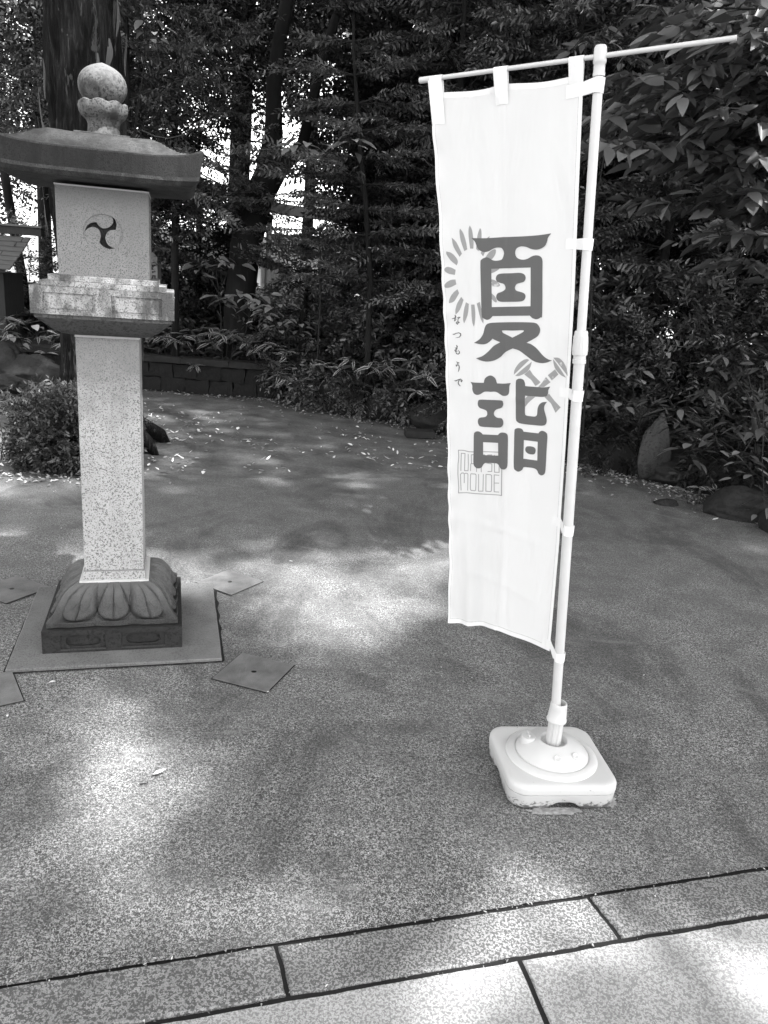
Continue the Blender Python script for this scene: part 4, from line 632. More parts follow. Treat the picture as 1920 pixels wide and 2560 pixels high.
# platform: lotus underside, panelled block, two steps
mb = MB(); up = [(.128, 1.257), (.150, 1.262), (.185, 1.282), (.215, 1.308), (.232, 1.322), (.236, 1.335)]
V_ = []
for j, (r, z) in enumerate(up):
    for sd in range(4):
        R_ = Matrix.Rotation(sd*math.pi/2, 3, 'Z')
        for k in range(48):
            tx = -1+2*k/48; q = .006*abs(math.sin(math.pi*2*(tx+1)))**.5*(1 if 0 < j < 5 else 0); V_.append(tuple(R_ @ Vector((tx*(r+q), -(r+q), z))))
mb.add(V_, [(j*192+k, j*192+(k+1) % 192, (j+1)*192+(k+1) % 192, (j+1)*192+k) for j in range(5) for k in range(192)]+[tuple(range(192))[::-1]])
mb.build('platform_underside', M['under'], lan, smooth=math.radians(40))
mb = MB()
def pf(s): return [(rect(c-.087, 1.348, c+.087, 1.410), .008, [(rect(c-.076, 1.356, c+.076, 1.402), .003, [])]) for c in (-.115, .115)]
block(mb, .245, 1.335, 1.431, pf); mb.build('platform', M['plat'], lan, bevel=.002, seg=1)
mb = MB(); mb.box((0, 0, 1.4405), (.432, .432, .019)); mb.build('platform_step', M['plat'], lan, bevel=.002)
mb = MB(); mb.box((0, 0, 1.4605), (.380, .380, .021)); mb.build('platform_step', M['plat'], lan, bevel=.002)
# fire box with carved swirl
mb = MB()
def ff(s):
    if s != 0: return []
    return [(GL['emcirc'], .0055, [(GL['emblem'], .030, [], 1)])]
w = .157
for s in range(4):
    R_ = Matrix.Rotation(s*math.pi/2, 3, 'Z')
    T = lambda x, y, d, R_=R_: tuple(R_ @ Vector((x, -w+d, y)))
    inset(mb, T, rect(-w, 1.4712, w, 1.772), ff(s), 0, 0)
mb.add([(-w, -w, 1.772), (w, -w, 1.772), (w, w, 1.772), (-w, w, 1.772)], [(0, 1, 2, 3)])
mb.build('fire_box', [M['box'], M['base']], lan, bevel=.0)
mb = MB(); mb.box((0, 0, 1.7745), (.318, .318, .005)); mb.build('mortar_joint', M['cement'], lan)
# roof
RW = .335
def rprof(s):                                               # s 0 centre .. 1 eave
    P = [(0, 1.953), (.22, 1.952), (.40, 1.9505), (.50, 1.946), (.60, 1.931), (.70, 1.908), (.79, 1.890), (.88, 1.881), (1, 1.8805)]
    for i in range(len(P)-1):
        if s <= P[i+1][0]:
            t = (s-P[i][0])/(P[i+1][0]-P[i][0]); t = t*t*(3-2*t)*.35+t*.65; return P[i][1]+(P[i+1][1]-P[i][1])*t
    return P[-1][1]
def lift(x, y):                                             # corner upturn
    a, b = abs(x), abs(y); s = max(a, b); k = min(a, b)/max(s, 1e-6)
    return s**3*k**5
def rtop(u, v):
    x, y = 2*u-1, 2*v-1; s = max(abs(x), abs(y)); l = lift(x, y)
    sp = 1+.03*l
    return (x*RW*sp, y*RW*sp, rprof(s)+.030*l)
mb = MB(); mb.grid(rtop, 60, 60)
def rbot(u, v):
    x, y = 2*u-1, 2*v-1; s = max(abs(x), abs(y)); l = lift(x, y)
    w_ = RW-.012
    return (x*w_*(1+.02*l), y*w_*(1+.02*l), (1.788 if s < .93 else 1.788+.018*(s-.93)/.07)+.008*l)
mb.grid(rbot, 60, 60, flip=True)
def fas(s):
    R_ = Matrix.Rotation(s*math.pi/2, 3, 'Z')
    def f(u, v):
        x = 2*u-1
        a = Vector(rbot((x+1)/2, 0)); b = Vector(rtop((x+1)/2, 0)); return tuple(R_ @ a.lerp(b, v))
    return f
for s in range(4):
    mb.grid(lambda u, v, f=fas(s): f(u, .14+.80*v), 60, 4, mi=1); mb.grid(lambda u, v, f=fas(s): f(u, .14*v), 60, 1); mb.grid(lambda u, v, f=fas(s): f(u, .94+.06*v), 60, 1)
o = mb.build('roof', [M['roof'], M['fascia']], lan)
bm = bmesh.new(); bm.from_mesh(o.data); bmesh.ops.remove_doubles(bm, verts=bm.verts, dist=.0006); bmesh.ops.recalc_face_normals(bm, faces=bm.faces); bm.to_mesh(o.data); bm.free()
o.data.shade_smooth(); o.data.set_sharp_from_angle(angle=math.radians(40))
mb = MB(); mb.box((0, 0, 1.955), (.19, .19, .012)); mb.build('finial_plinth', M['roof'], lan, bevel=.002)
mb = MB(); mb.lathe([(.060, 1.961), (.056, 1.975), (.0545, 2.0), (.060, 2.012), (.065, 2.016)], 32); mb.build('finial_neck', M['jewel'], lan, smooth=math.radians(50))
def lot(r, z, th, j):
    c = abs(math.cos(th*4+.4)); k = min(1, max(0, (z-2.02)/.04)); return r*(1+.05*k*(c**.6-.5))
mb = MB(); mb.lathe([(.052, 2.010), (.062, 2.014), (.076, 2.026), (.083, 2.040), (.085, 2.056), (.083, 2.070), (.076, 2.074), (.066, 2.068), (.05, 2.066)], 96, fn=lot)
o = mb.build('lotus_ring', M['jewel'], lan, smooth=math.radians(50))
for v_ in o.data.vertices:
    if v_.co.z > 2.05: v_.co.z += .008*(abs(math.cos(math.atan2(v_.co.y, v_.co.x)*4+.4))-.7)
jp = []
for k in range(25):
    a = -math.pi/2+math.pi*k/24; r = .0845*math.cos(a); z = 2.126+.071*math.sin(a); jp.append((max(r, .001), z+(.006*((k-20)/4)**2 if k > 20 else 0)))
mb = MB(); mb.lathe(jp, 48, fn=lambda r, z, th, j: r*(1+.012*noise.noise(Vector((math.cos(th)*2, math.sin(th)*2, z*20))))); mb.build('jewel_finial', M['jewel'], lan, smooth=3.1)

# ------------------------------------------------------------------ banner stand
TC = Vector((.611, 2.224, 0)); TR = math.radians(7.2)
ban = empty('banner_stand', 'white cloth banner with dark characters on a leaning white pole in a plastic base', 'banner', TC, TR)
BI = (Matrix.Translation(TC) @ Matrix.Rotation(TR, 4, 'Z')).inverted()
def loc(p): return BI @ Vector(p)
def tankring(hw, hd, r, z, n=14, cut=0.0):
    out = []
    for (sx, sy, a0) in ((1, -1, -90), (1, 1, 0), (-1, 1, 90), (-1, -1, 180)):
        cx_, cy_ = sx*(hw-r), sy*(hd-r)
        for k in range(n+1):
            a = math.radians(a0+90*k/n); out.append((cx_+r*math.cos(a), cy_+r*math.sin(a), z))
        # straight run with extra points for the foot arches
        nx_, ny_ = {(1, -1): (1, 1), (1, 1): (-1, 1), (-1, 1): (-1, -1), (-1, -1): (1, -1)}[(sx, sy)]
        ex, ey = out[-1][0], out[-1][1]; tx, ty = (ex, ny_*(hd-r)) if sx == nx_ else (nx_*(hw-r), ey)
        for k in range(1, 24): out.append((ex+(tx-ex)*k/24, ey+(ty-ey)*k/24, z))
    return out
rings = []
hw, hd, rr_ = .173, .168, .055
for (dz, z) in ((-.010, .000), (-.004, .004), (.0, .012), (.003, .045), (.004, .0535), (.0005, .0545), (.0005, .056), (.0045, .057), (.004, .074), (.001, .081), (-.005, .0855), (-.016, .087), (-.03, .087)):
    rg = tankring(hw+dz, hd+dz, rr_+dz*.6, z)
    rg2 = []
    for (x, y, z_) in rg:
        t = x if abs(abs(y)-hd) < .03 else (y if abs(abs(x)-hw) < .03 else 9)
        a = abs(t); arch = .022*(1 if a < .018 else max(0, .5+.5*math.cos(math.pi*min(1, (a-.018)/.045)))) if a < .07 else 0
        if z_ < .05: z_ = z_+arch*(1-z_/.05)
        rg2.append((x, y, z_))
    rings.append(rg2)
Lr = len(rings[0]); mb = MB()
mb.add([p for r in rings for p in r], [(j*Lr+i, j*Lr+(i+1) % Lr, (j+1)*Lr+(i+1) % Lr, (j+1)*Lr+i) for j in range(len(rings)-1) for i in range(Lr)]+[tuple(range((len(rings)-1)*Lr, len(rings)*Lr))])
tk = mb.build('water_base', M['tank'], ban, smooth=math.radians(60))
dome = [(.150, .0865), (.1485, .0900), (.140, .0965), (.125, .101), (.1205, .1005), (.119, .0985), (.1175, .101), (.112, .108), (.098, .121), (.080, .132), (.062, .139), (.048, .1425), (.044, .1435), (.041, .141), (.037, .128), (.0, .126)]
mb = MB(); mb.lathe(dome[::-1], 72)
for v_i, p in enumerate(mb.v): pass
dm = mb.build('base_dome', M['white'], tk, smooth=math.radians(60))
# finger dimples and the raised filler cap
for v_ in dm.data.vertices:
    for (ax, ay, rad_, dp) in ((-.012, -.086, .020, .007), (.052, -.073, .020, .007)):
        q = math.hypot(v_.co.x-ax, v_.co.y-ay)
        if q < 0: v_.co.z -= dp
mb = MB(); mb.lathe([(.025, .112), (.024, .139), (.0225, .1425), (.012, .143), (.0, .143)][::1], 24, c=(-.078, .020, 0)); mb.build('filler_cap', M['white'], tk, smooth=math.radians(40))
mb = MB(); mb.box((-.078, .020, .148), (.004, .024, .010)); mb.build('cap_grip', M['white'], tk, bevel=.001)
for (ax, ay) in ((-.012, -.086), (.052, -.073)):
    mb = MB(); mb.lathe([(.013, -.003), (.0125, .0005), (.011, .0022), (.0085, .0022), (.0065, -.0005), (.0, -.001)], 24)
    tl_ = Matrix.Translation((ax, ay, .1290)) @ Matrix.Rotation(math.atan2(ay, ax), 4, 'Z') @ Matrix.Rotation(.62, 4, 'Y'); mb.v = [tuple(tl_ @ Vector(p)) for p in mb.v]; mb.build('screw_boss', M['white'], tk, smooth=math.radians(50))
def ridg(r, z, th, j): return r*(1-.09*(math.cos(8*th) > .2))
mb = MB(); mb.lathe([(.0245, .126), (.0245, .222), (.0245, .226)], 64, fn=ridg); mb.build('socket_tube', M['white'], tk, smooth=math.radians(30))
mb = MB(); mb.lathe([(.020, .214), (.0315, .214), (.0325, .217), (.0325, .220), (.0305, .222), (.0275, .262), (.0265, .275), (.0245, .279), (.0215, .279), (.0205, .275), (.0205, .24)], 48); mb.build('socket_collar', M['white'], tk, smooth=math.radians(50))
PB, PT = Vector((.612, 2.224, .13)), Vector((.4565, 2.224, 2.135))
def pp(z): return PB.lerp(PT, (z-PB.z)/(PT.z-PB.z))
def ptube(zs, rs, name, m, n=24, parent=ban):
    mb = MB(); mb.tube([loc(pp(z)) for z in zs], rs, n); return mb.build(name, m, parent, smooth=math.radians(45))
ptube([.14, 1.40], [.0150, .0155], 'lower_pole', M['pole'])
ptube([1.355, 1.3555, 1.367, 1.368, 1.378, 1.379, 1.392, 1.43, 1.444, 1.446], [.014, .0188, .0188, .0175, .0175, .0210, .0215, .0195, .0180, .014], 'lock_collar', M['white'])
mb = MB()
for k in range(16):
    a = 2*math.pi*k/16; p0, p1 = loc(pp(1.39)), loc(pp(1.43)); off = Vector((math.cos(a), math.sin(a), 0))
    mb.tube([p0+off*.0208, p1+off*.0192], .0013, 5)
mb.build('collar_ribs', M['white'], ban)
ptube([1.43, 2.09], [.0128, .0125], 'upper_pole', M['pole'])
ptube([2.075, 2.076, 2.084, 2.086, 2.104, 2.106, 2.113, 2.114, 2.140, 2.146, 2.148], [.012, .0155, .0155, .0145, .0145, .0165, .0165, .0165, .0160, .0130, .004], 'pole_cap', M['white'])
AL, AC = Vector((.017, 2.45, 2.087)), pp(2.122)
adir = (AC-AL).normalized(); AR = AC+adir*.318
mb = MB(); mb.tube([loc(AL-adir*.006), loc(AR)], .0062, 14); arm = mb.build('cross_arm', M['pole'], ban, smooth=math.radians(45))
mb = MB(); mb.tube([loc(AL-adir*.012), loc(AL-adir*.010), loc(AL+adir*.022)], [.006, .0085, .0085], 14); mb.build('arm_end_cap', M['white'], arm, smooth=math.radians(45))
Lp = np.array(GL['Lp']); Rp = np.array(GL['Rp'])
def edge(P, v):
    z = P[0, 2]+(P[-1, 2]-P[0, 2])*v
    return np.array([np.interp(-z, -P[:, 2], P[:, 0]), P[0, 1], z])
def surf(u, v, off=0.0):
    a = edge(Lp, v); b = edge(Rp, v); p = a+(b-a)*u; s = math.sin(math.pi*min(1, max(0, u)))
    p[1] += .05*s*(.25+.75*v)
    p[2] -= .006*abs(math.sin(2*math.pi*u))*max(0, 1-6*v)
    # folds
    f = .0095*math.sin(26*(u-.22*v)+1.2)*math.exp(-((u-.25)/.22)**2)*min(1, max(0, (v-.70)/.15))
    f += .0075*math.sin(14*u+5*v)*s*(.4+.6*abs(v-.5)) + .0035*math.sin(90*v+3*u+2*math.sin(17*v))*math.exp(-(u/.07)**2)
    f += .003*math.exp(-((v-.02-.25*abs(u-.5)*0)/.05)**2)*math.sin(2*math.pi*u*2)
    f += .003*math.exp(-((v-.868-.05*u)/.006)**2)*s+.003*math.exp(-((v-.765-.03*u)/.006)**2)*s+.0025*math.exp(-((v-.52)/.006)**2)*s+.003*math.exp(-((u-.50)/.012)**2)
    nrm = np.array([-.45, -.893, 0.0])
    q = p+nrm*(f+off)
    return loc((q[0], q[1], q[2]))
NU, NV = 60, 150
mb = MB(); mb.grid(lambda u, v: tuple(surf(u, v)), NU, NV); cl = mb.build('banner_cloth', M['cloth'], ban, smooth=3.1)
# hems
mb = MB()
for (u0, u1) in ((0, .022), (.978, 1)):
    mb.grid(lambda u, v, u0=u0, u1=u1: tuple(surf(u0+(u1-u0)*u, v, .0006)), 2, 150)
mb.grid(lambda u, v: tuple(surf(u, .992+.008*v, .0007)), 60, 1); mb.grid(lambda u, v: tuple(surf(u, .009*v, .0007)), 60, 1)
mb.build('hem', M['tab'], cl, smooth=3.1)
mb = MB()
for (u0, u1) in ((.0225, .0255), (.9745, .9775)): mb.grid(lambda u, v, u0=u0, u1=u1: tuple(surf(u0+(u1-u0)*u, .01+.98*v, .0008)), 1, 150)
mb.grid(lambda u, v: tuple(surf(.02+.96*u, .9895+.0012*v, .0008)), 60, 1)
mb.build('seam', plain('grey_stitching', .50, .9, .3, 300), cl, smooth=3.1)  # stitching lines, greyer than the cloth
# printing: each mark cut into the cloth's grid so it follows the folds
def printed(name, polys, m, off, parent=cl, label=None):
    bm = bmesh.new()
    for loops in polys:
        vv = [[Vector((u, v, 0)) for u, v in l] for l in loops]; flat = [p for l in vv for p in l]
        tris = tessellate_polygon(vv); bv = [bm.verts.new(p) for p in flat]
        for t in tris:
            try: bm.faces.new([bv[i] for i in t])
            except ValueError: pass
    us = [v.co.x for v in bm.verts]; vs_ = [v.co.y for v in bm.verts]
    for k in range(int(min(us)*NU)+1, int(max(us)*NU)+1):
        bmesh.ops.bisect_plane(bm, geom=bm.verts[:]+bm.edges[:]+bm.faces[:], plane_co=(k/NU, 0, 0), plane_no=(1, 0, 0))
    for k in range(int(min(vs_)*NV)+1, int(max(vs_)*NV)+1):
        bmesh.ops.bisect_plane(bm, geom=bm.verts[:]+bm.edges[:]+bm.faces[:], plane_co=(0, k/NV, 0), plane_no=(0, 1, 0))
    for v in bm.verts: v.co = surf(v.co.x, v.co.y, off)
    me = bpy.data.meshes.new(name); bm.to_mesh(me); bm.free(); me.materials.append(m); me.shade_smooth()
    o = link_mesh(name, me, parent)
    if label: o['label'] = label
    return o
for q in GL['dark'][:3]: printed('printed_character_piece', [q], M['print_dark'], .0016, label='piece of the upper large dark character')
for q in GL['dark'][3:]: printed('printed_character_piece', [q], M['print_dark'], .0016, label='piece of the lower large dark character')
for q in GL['light'][:17]: printed('printed_petal', [q], M['print_light'], .0009)
for q in GL['light'][17:]: printed('printed_mallet_piece', [q], M['print_light'], .0009)
printed('printed_seal', [[q] for q in GL['seal']], M['print_seal'], .0011, label='square seal reading NATSU MOUDE')
cut = [0]                                                    # the five kana, top to bottom
for lo, hi in ((0, .405), (.405, .455), (.455, .50), (.50, .55), (.55, 1)):
    qs = [[q] for q in GL['kana'] if lo <= q[0][1] < hi]
    if qs: tag(printed('printed_kana', qs, M['print_dark'], .0011), kind='stuff')
# tabs over the arm
for (u0, u1, vb) in ((.0, .10, .050), (.455, .545, .030), (.915, 1.0, .012)):
    mb = MB(); um = (u0+u1)/2
    def apt(u): # point on the arm nearest above cloth point u
        q = Vector(surf(u, 0)); a, b = loc(AL), loc(AR); t = (q-a).dot((b-a).normalized()); return a+(b-a).normalized()*t
    nrm = Vector((-.45, -.893, 0)); nl = (BI.to_3x3() @ nrm).normalized()
    for side, off in ((1, .0078), (-1, -.0078)):
        def f(u, v, side=side, off=off):
            uu = u0+(u1-u0)*u; A_ = apt(uu); B_ = Vector(surf(uu, vb, .0014 if side > 0 else -.0014))
            if v < .35:
                a = math.pi/2*(v/.35); return tuple(A_+nl*off*math.sin(a)+Vector((0, 0, .0078*math.cos(a))))
            t = (v-.35)/.65; return tuple((A_+nl*off).lerp(B_, t**1.1))
        mb.grid(f, 4, 16)
    mb.build('arm_tab', M['tab'], ban, smooth=3.1)
# side straps round the pole
for i, (zc, sag, w_) in enumerate(((2.055, 0, .036), (1.672, 0, .030), (1.265, .004, .031), (.862, .022, .031), (.443, .040, .030))):
    vv = (Rp[0, 2]-(zc+sag*.7))/(Rp[0, 2]-Rp[-1, 2]); vv = min(.985, max(.022, vv)); mb = MB()
    p = loc(pp(zc)); rad_ = .0182 if zc < 1.38 else .0158
    ang = [math.radians(a) for a in range(200, 400, 12)]
    ustart = .90 if i == 0 else .93
    for side in (1, -1):
        def f(u, v, side=side):
            dz_ = (v-.5)*w_
            if u < .45:
                t = u/.45; c = Vector(surf(ustart+(1-ustart)*t, vv+dz_*-.55, .0015*side)); return tuple(c)
            if u < .72:
                t = (u-.45)/.27; a = Vector(surf(1.0, vv+dz_*-.55, .0015*side)); b = p+Vector((rad_*math.cos(-2.5), rad_*math.sin(-2.5)*side, dz_)); q = a.lerp(b, t); q.z -= 0.0; return tuple(q)
            t = (u-.72)/.28; a_ = side*(-2.5+2.5*t)
            return tuple(p+Vector((rad_*math.cos(a_), rad_*math.sin(a_), dz_)))
        mb.grid(f, 44, 4)
    mb.build('side_strap', M['tab'], ban, smooth=3.1)

# ------------------------------------------------------------------ access covers
def cover(cx_, cy_, hw_, rz, label):
    e = empty('access_cover', label, 'access cover', (cx_, cy_, 0), rz, 'square steel covers set round the lantern')
    mb = MB(); T = lambda x, y, d: (x, y, .0075-d)
    inset(mb, T, rect(-hw_, -hw_, hw_, hw_), [([(.012*math.cos(2*math.pi*k/20), .012*math.sin(2*math.pi*k/20)) for k in range(20)], .0045, [], 1)], 0)
    for s in range(4):
        R_ = Matrix.Rotation(s*math.pi/2, 3, 'Z'); mb.add([R_ @ Vector(p) for p in ((-hw_, -hw_, .001), (hw_, -hw_, .001), (hw_, -hw_, .0075), (-hw_, -hw_, .0075))], [(0, 1, 2, 3)])
    mb.build('plate', [M['steel'], M['dark']], e)
    mb = MB(); r = random.Random(3)
    for i in range(-7, 8):
        for j in range(-7, 8):
            x, y = i*hw_*.125, j*hw_*.125
            if x*x+y*y < .02**2: continue
            l = .0055; w2 = .0014; dx, dy = (l, 0) if (i+j) % 2 else (0, l); nx_, ny_ = (0, w2) if (i+j) % 2 else (w2, 0)
            mb.add([(x-dx, y-dy, .0077), (x+nx_, y+ny_, .0095), (x+dx, y+dy, .0077), (x-nx_, y-ny_, .0095)], [(0, 3, 1), (1, 3, 2)])
    tag(mb.build('raised_tread', M['steel'], e), kind='stuff')
    mb = MB(); g = hw_+.005
    for s in range(4):
        R_ = Matrix.Rotation(s*math.pi/2, 3, 'Z'); mb.add([R_ @ Vector(p) for p in ((-g, -g, .004), (g, -g, .004), (hw_, -hw_, .004), (-hw_, -hw_, .004))], [(0, 1, 2, 3)])
    mb.build('rebate', M['joint'], e)
def covat(P, lab):
    c = sum(P, Vector((0, 0, 0)))/4; e = (P[1]-P[0]); cover(c.x, c.y, .118, math.atan2(e.y, e.x), lab)
covat([gpx(508, 1694), gpx(680, 1738), gpx(755, 1668), gpx(595, 1634)], 'square steel cover with a centre hole in front of the foundation slab, grey and clean')
covat([gpx(475, 1462), gpx(566, 1495), gpx(670, 1452), gpx(582, 1424)], 'steel cover with a centre hole behind right of the lantern base, paler in sun')
c3 = gpx(30, 1475); cover(c3.x, c3.y, .118, math.atan2(gpx(140, 1478).y-gpx(33, 1440).y, gpx(140, 1478).x-gpx(33, 1440).x), 'square steel cover cut by the left picture edge behind the foundation slab')
c4 = gpx(-45, 1735); cover(c4.x, c4.y, .118, math.radians(35), 'steel cover showing only one corner at the left edge before the slab')

# ------------------------------------------------------------------ leaves
def leaf6(L, W, fold=.12, droop=.15):
    v = [(0, 0, 0), (.38*L, .5*W, fold*W), (.76*L, .33*W, fold*W*.6-droop*L*.5), (L, 0, -droop*L), (.76*L, -.33*W, fold*W*.6-droop*L*.5), (.38*L, -.5*W, fold*W)]
    return np.array(v), np.array([(0, 3, 2, 1), (0, 5, 4, 3)])
def leaf4(L, W, fold=.2, droop=.1):
    return np.array([(0, 0, 0), (.45*L, .5*W, fold*W), (L, 0, -droop*L), (.45*L, -.5*W, fold*W)]), np.array([(0, 3, 2, 1)])
def rotm(yaw, pitch, roll):
    return np.array(Matrix.Rotation(yaw, 3, 'Z') @ Matrix.Rotation(-pitch, 3, 'Y') @ Matrix.Rotation(roll, 3, 'X'))
def make_spray(n, rach, L, W, ang=55, kind=6, seed=0, stem=True, term=True, jit=.25):
    r = random.Random(seed); V_ = []; F_ = []; c = 0
    fn = leaf6 if kind == 6 else leaf4
    for i in range(n):
        t = (i+1)/n; side = 1 if i % 2 else -1
        s = .75+.4*math.sin(math.pi*min(1, t*.9))
        lv, lf = fn(L*s*r.uniform(.85, 1.15), W*s*r.uniform(.85, 1.15), r.uniform(.05, .3), r.uniform(.0, .35))
        yaw = side*math.radians(ang*r.uniform(.7, 1.2)) if not (term and i == n-1) else 0
        R_ = rotm(yaw, r.uniform(-jit, jit), r.uniform(-jit, jit)*1.6)
        V_.append(lv @ R_.T+np.array([rach*t, 0, -.12*rach*t*t])); F_.append(lf+c); c += len(lv)
    if stem:
        w_ = .0022+L*.012; V_.append(np.array([(0, -w_, 0), (0, w_, 0), (rach*.5, w_*.8, -.03*rach), (rach*.5, -w_*.8, -.03*rach)])); F_.append(np.array([(c, c+3, c+2, c+1)])); c += 4
        V_.append(np.array([(rach*.5, -w_*.8, -.03*rach), (rach*.5, w_*.8, -.03*rach), (rach, w_*.3, -.12*rach), (rach, -w_*.3, -.12*rach)])); F_.append(np.array([(c, c+3, c+2, c+1)])); c += 4
    return np.concatenate(V_), np.concatenate(F_)
def inst(tmpl, P, Dr, S, tilt=.5):
    """instances of spray templates at P pointing along Dr, leaf planes roughly level -> arrays"""
    P = np.asarray(P, float); Dr = np.asarray(Dr, float); Dr = Dr/np.linalg.norm(Dr, axis=1, keepdims=True); S = np.asarray(S, float); n = len(P)
    up = np.array([0, 0, 1.0])+rng.normal(0, tilt, (n, 3)); up -= (up*Dr).sum(1, keepdims=True)*Dr; up /= np.linalg.norm(up, axis=1, keepdims=True)
    sd = np.cross(up, Dr); k = rng.integers(0, len(tmpl), n); VV = []; FF = []; c = 0
    for i, (tv, tf) in enumerate(tmpl):
        m = k == i
        if not m.any(): continue
        s = S[m][:, None, None]; X = tv[None]*s
        W_ = P[m][:, None]+X[..., :1]*Dr[m][:, None]+X[..., 1:2]*sd[m][:, None]+X[..., 2:]*up[m][:, None]
        q = int(m.sum()); VV.append(W_.reshape(-1, 3)); FF.append((tf[None]+(np.arange(q)*len(tv))[:, None, None]).reshape(-1, 4)+c); c += q*len(tv)
    return np.concatenate(VV), np.concatenate(FF)
SP = dict(
    fine=[make_spray(11, .26, .055, .022, 55, 6, s) for s in range(4)],
    finel=[make_spray(9, .26, .062, .026, 55, 4, s+10, False) for s in range(4)],
    broad=[make_spray(7, .30, .105, .048, 50, 6, s+20, jit=.4) for s in range(5)],
    azal=[make_spray(9, .07, .030, .012, 60, 4, s+30, False, jit=.6) for s in range(4)],
    big=[make_spray(5, .22, .16, .10, 60, 6, s+40, jit=.25) for s in range(3)])
def join(parts):
    V_ = []; F_ = []; c = 0
    for v, f in parts: V_.append(v); F_.append(f+c); c += len(v)
    return np.concatenate(V_), np.concatenate(F_)
def branch_sprays(a, b, n, droop, spread, S, sag=.1):
    """sprays alternating along a limb from a to b"""
    a = np.array(a); b = np.array(b); d = b-a; Ln = np.linalg.norm(d); d = d/Ln
    side = np.cross(d, [0, 0, 1.0]); side /= np.linalg.norm(side)+1e-9
    t = np.linspace(.12, 1, n)+rng.normal(0, .02, n); sg = np.where(np.arange(n) % 2, 1, -1)*rng.uniform(.4, 1.2, n)
    P = a+d*Ln*t[:, None]; P[:, 2] -= sag*Ln*t**2
    Dr = d[None]*(1.0-spread*.5*(1-t[:, None]))+side[None]*(sg*spread)[:, None]; Dr[:, 2] += -droop+rng.normal(0, .12, n)
    return P, Dr, S*rng.uniform(.75, 1.2, n)
def ellip(c, r, n, shell=.55, down=False):
    x = rng.normal(0, 1, (n, 3)); x /= np.linalg.norm(x, axis=1, keepdims=True)
    if not down: x[:, 2] = np.abs(x[:, 2])*np.where(rng.random(n) < .8, 1, -.5)
    rad = shell+(1-shell)*rng.random(n)**.6; P = np.array(c)+x*np.array(r)*rad[:, None]
    Dr = x*.8+rng.normal(0, .45, (n, 3)); Dr[:, 2] += .1
    return P, Dr
def tree(name, label, path_, rads, crowns, cat='tree', group=None, barkm=None, leafm=None, branches=None, n=14, wob=.1, kind='finel', seg_r=.012):
    """crowns: list of ('mass', centre, radii, count, scale, shell) or ('lim', a, b, n, droop, spread, scale)"""
    b0 = Vector(path_[0]); e = empty(name, label, cat, b0, 0, group)
    path_ = [Vector(p) for p in path_]
    fine = []
    fr = []
    for i in range(len(path_)-1):
        k_ = max(2, int((path_[i+1]-path_[i]).length/.12)) if wob > .05 else 3
        for k in range(k_): fine.append(path_[i].lerp(path_[i+1], k/k_)-b0); fr.append(rads[i]+(rads[i+1]-rads[i])*k/k_)
    fine.append(path_[-1]-b0); fr.append(rads[-1])
    mb = MB(); mb.tube(fine, fr, n, wob=wob); mb.build('trunk', barkm or M['bark2'], e, smooth=3.1)
    P = []; Dd = []; S = []; br = MB(); any_br = False
    for c in crowns:
        if c[0] == 'mass':
            p, d = ellip(c[1], c[2], c[3], c[5] if len(c) > 5 else .5, down=True); P.append(p); Dd.append(d); S.append(c[4]*rng.uniform(.7, 1.2, len(p)))
        else:
            _, a, b, k, dr, spd, sc = c; p, d, s = branch_sprays(a, b, k, dr, spd, sc); P.append(p); Dd.append(d); S.append(s)
            av, bv = Vector(a)-b0, Vector(b)-b0; L_ = (bv-av).length; r0 = seg_r
            br.tube([av, av.lerp(bv, .5)-Vector((0, 0, .025*L_)), bv-Vector((0, 0, .1*L_))], [r0, r0*.6, r0*.2], 5); any_br = True
    for a, b, r0, r1 in (branches or []):
        a, b = Vector(a)-b0, Vector(b)-b0; mid = a.lerp(b, .5)+Vector((0, 0, .08*(b-a).length)); br.tube([a, mid, b], [r0, (r0+r1)/2, r1], 8); any_br = True
    if any_br: br.build('branches', M['twig'] if not barkm else barkm, e, smooth=3.1)
    if P:
        V_, F_ = inst(SP[kind], np.concatenate(P), np.concatenate(Dd), np.concatenate(S), .75); V_ = V_-np.array(b0)
        tag(np_mesh('foliage', V_, F_, leafm or M['leafB'], e), kind='stuff')
    return e

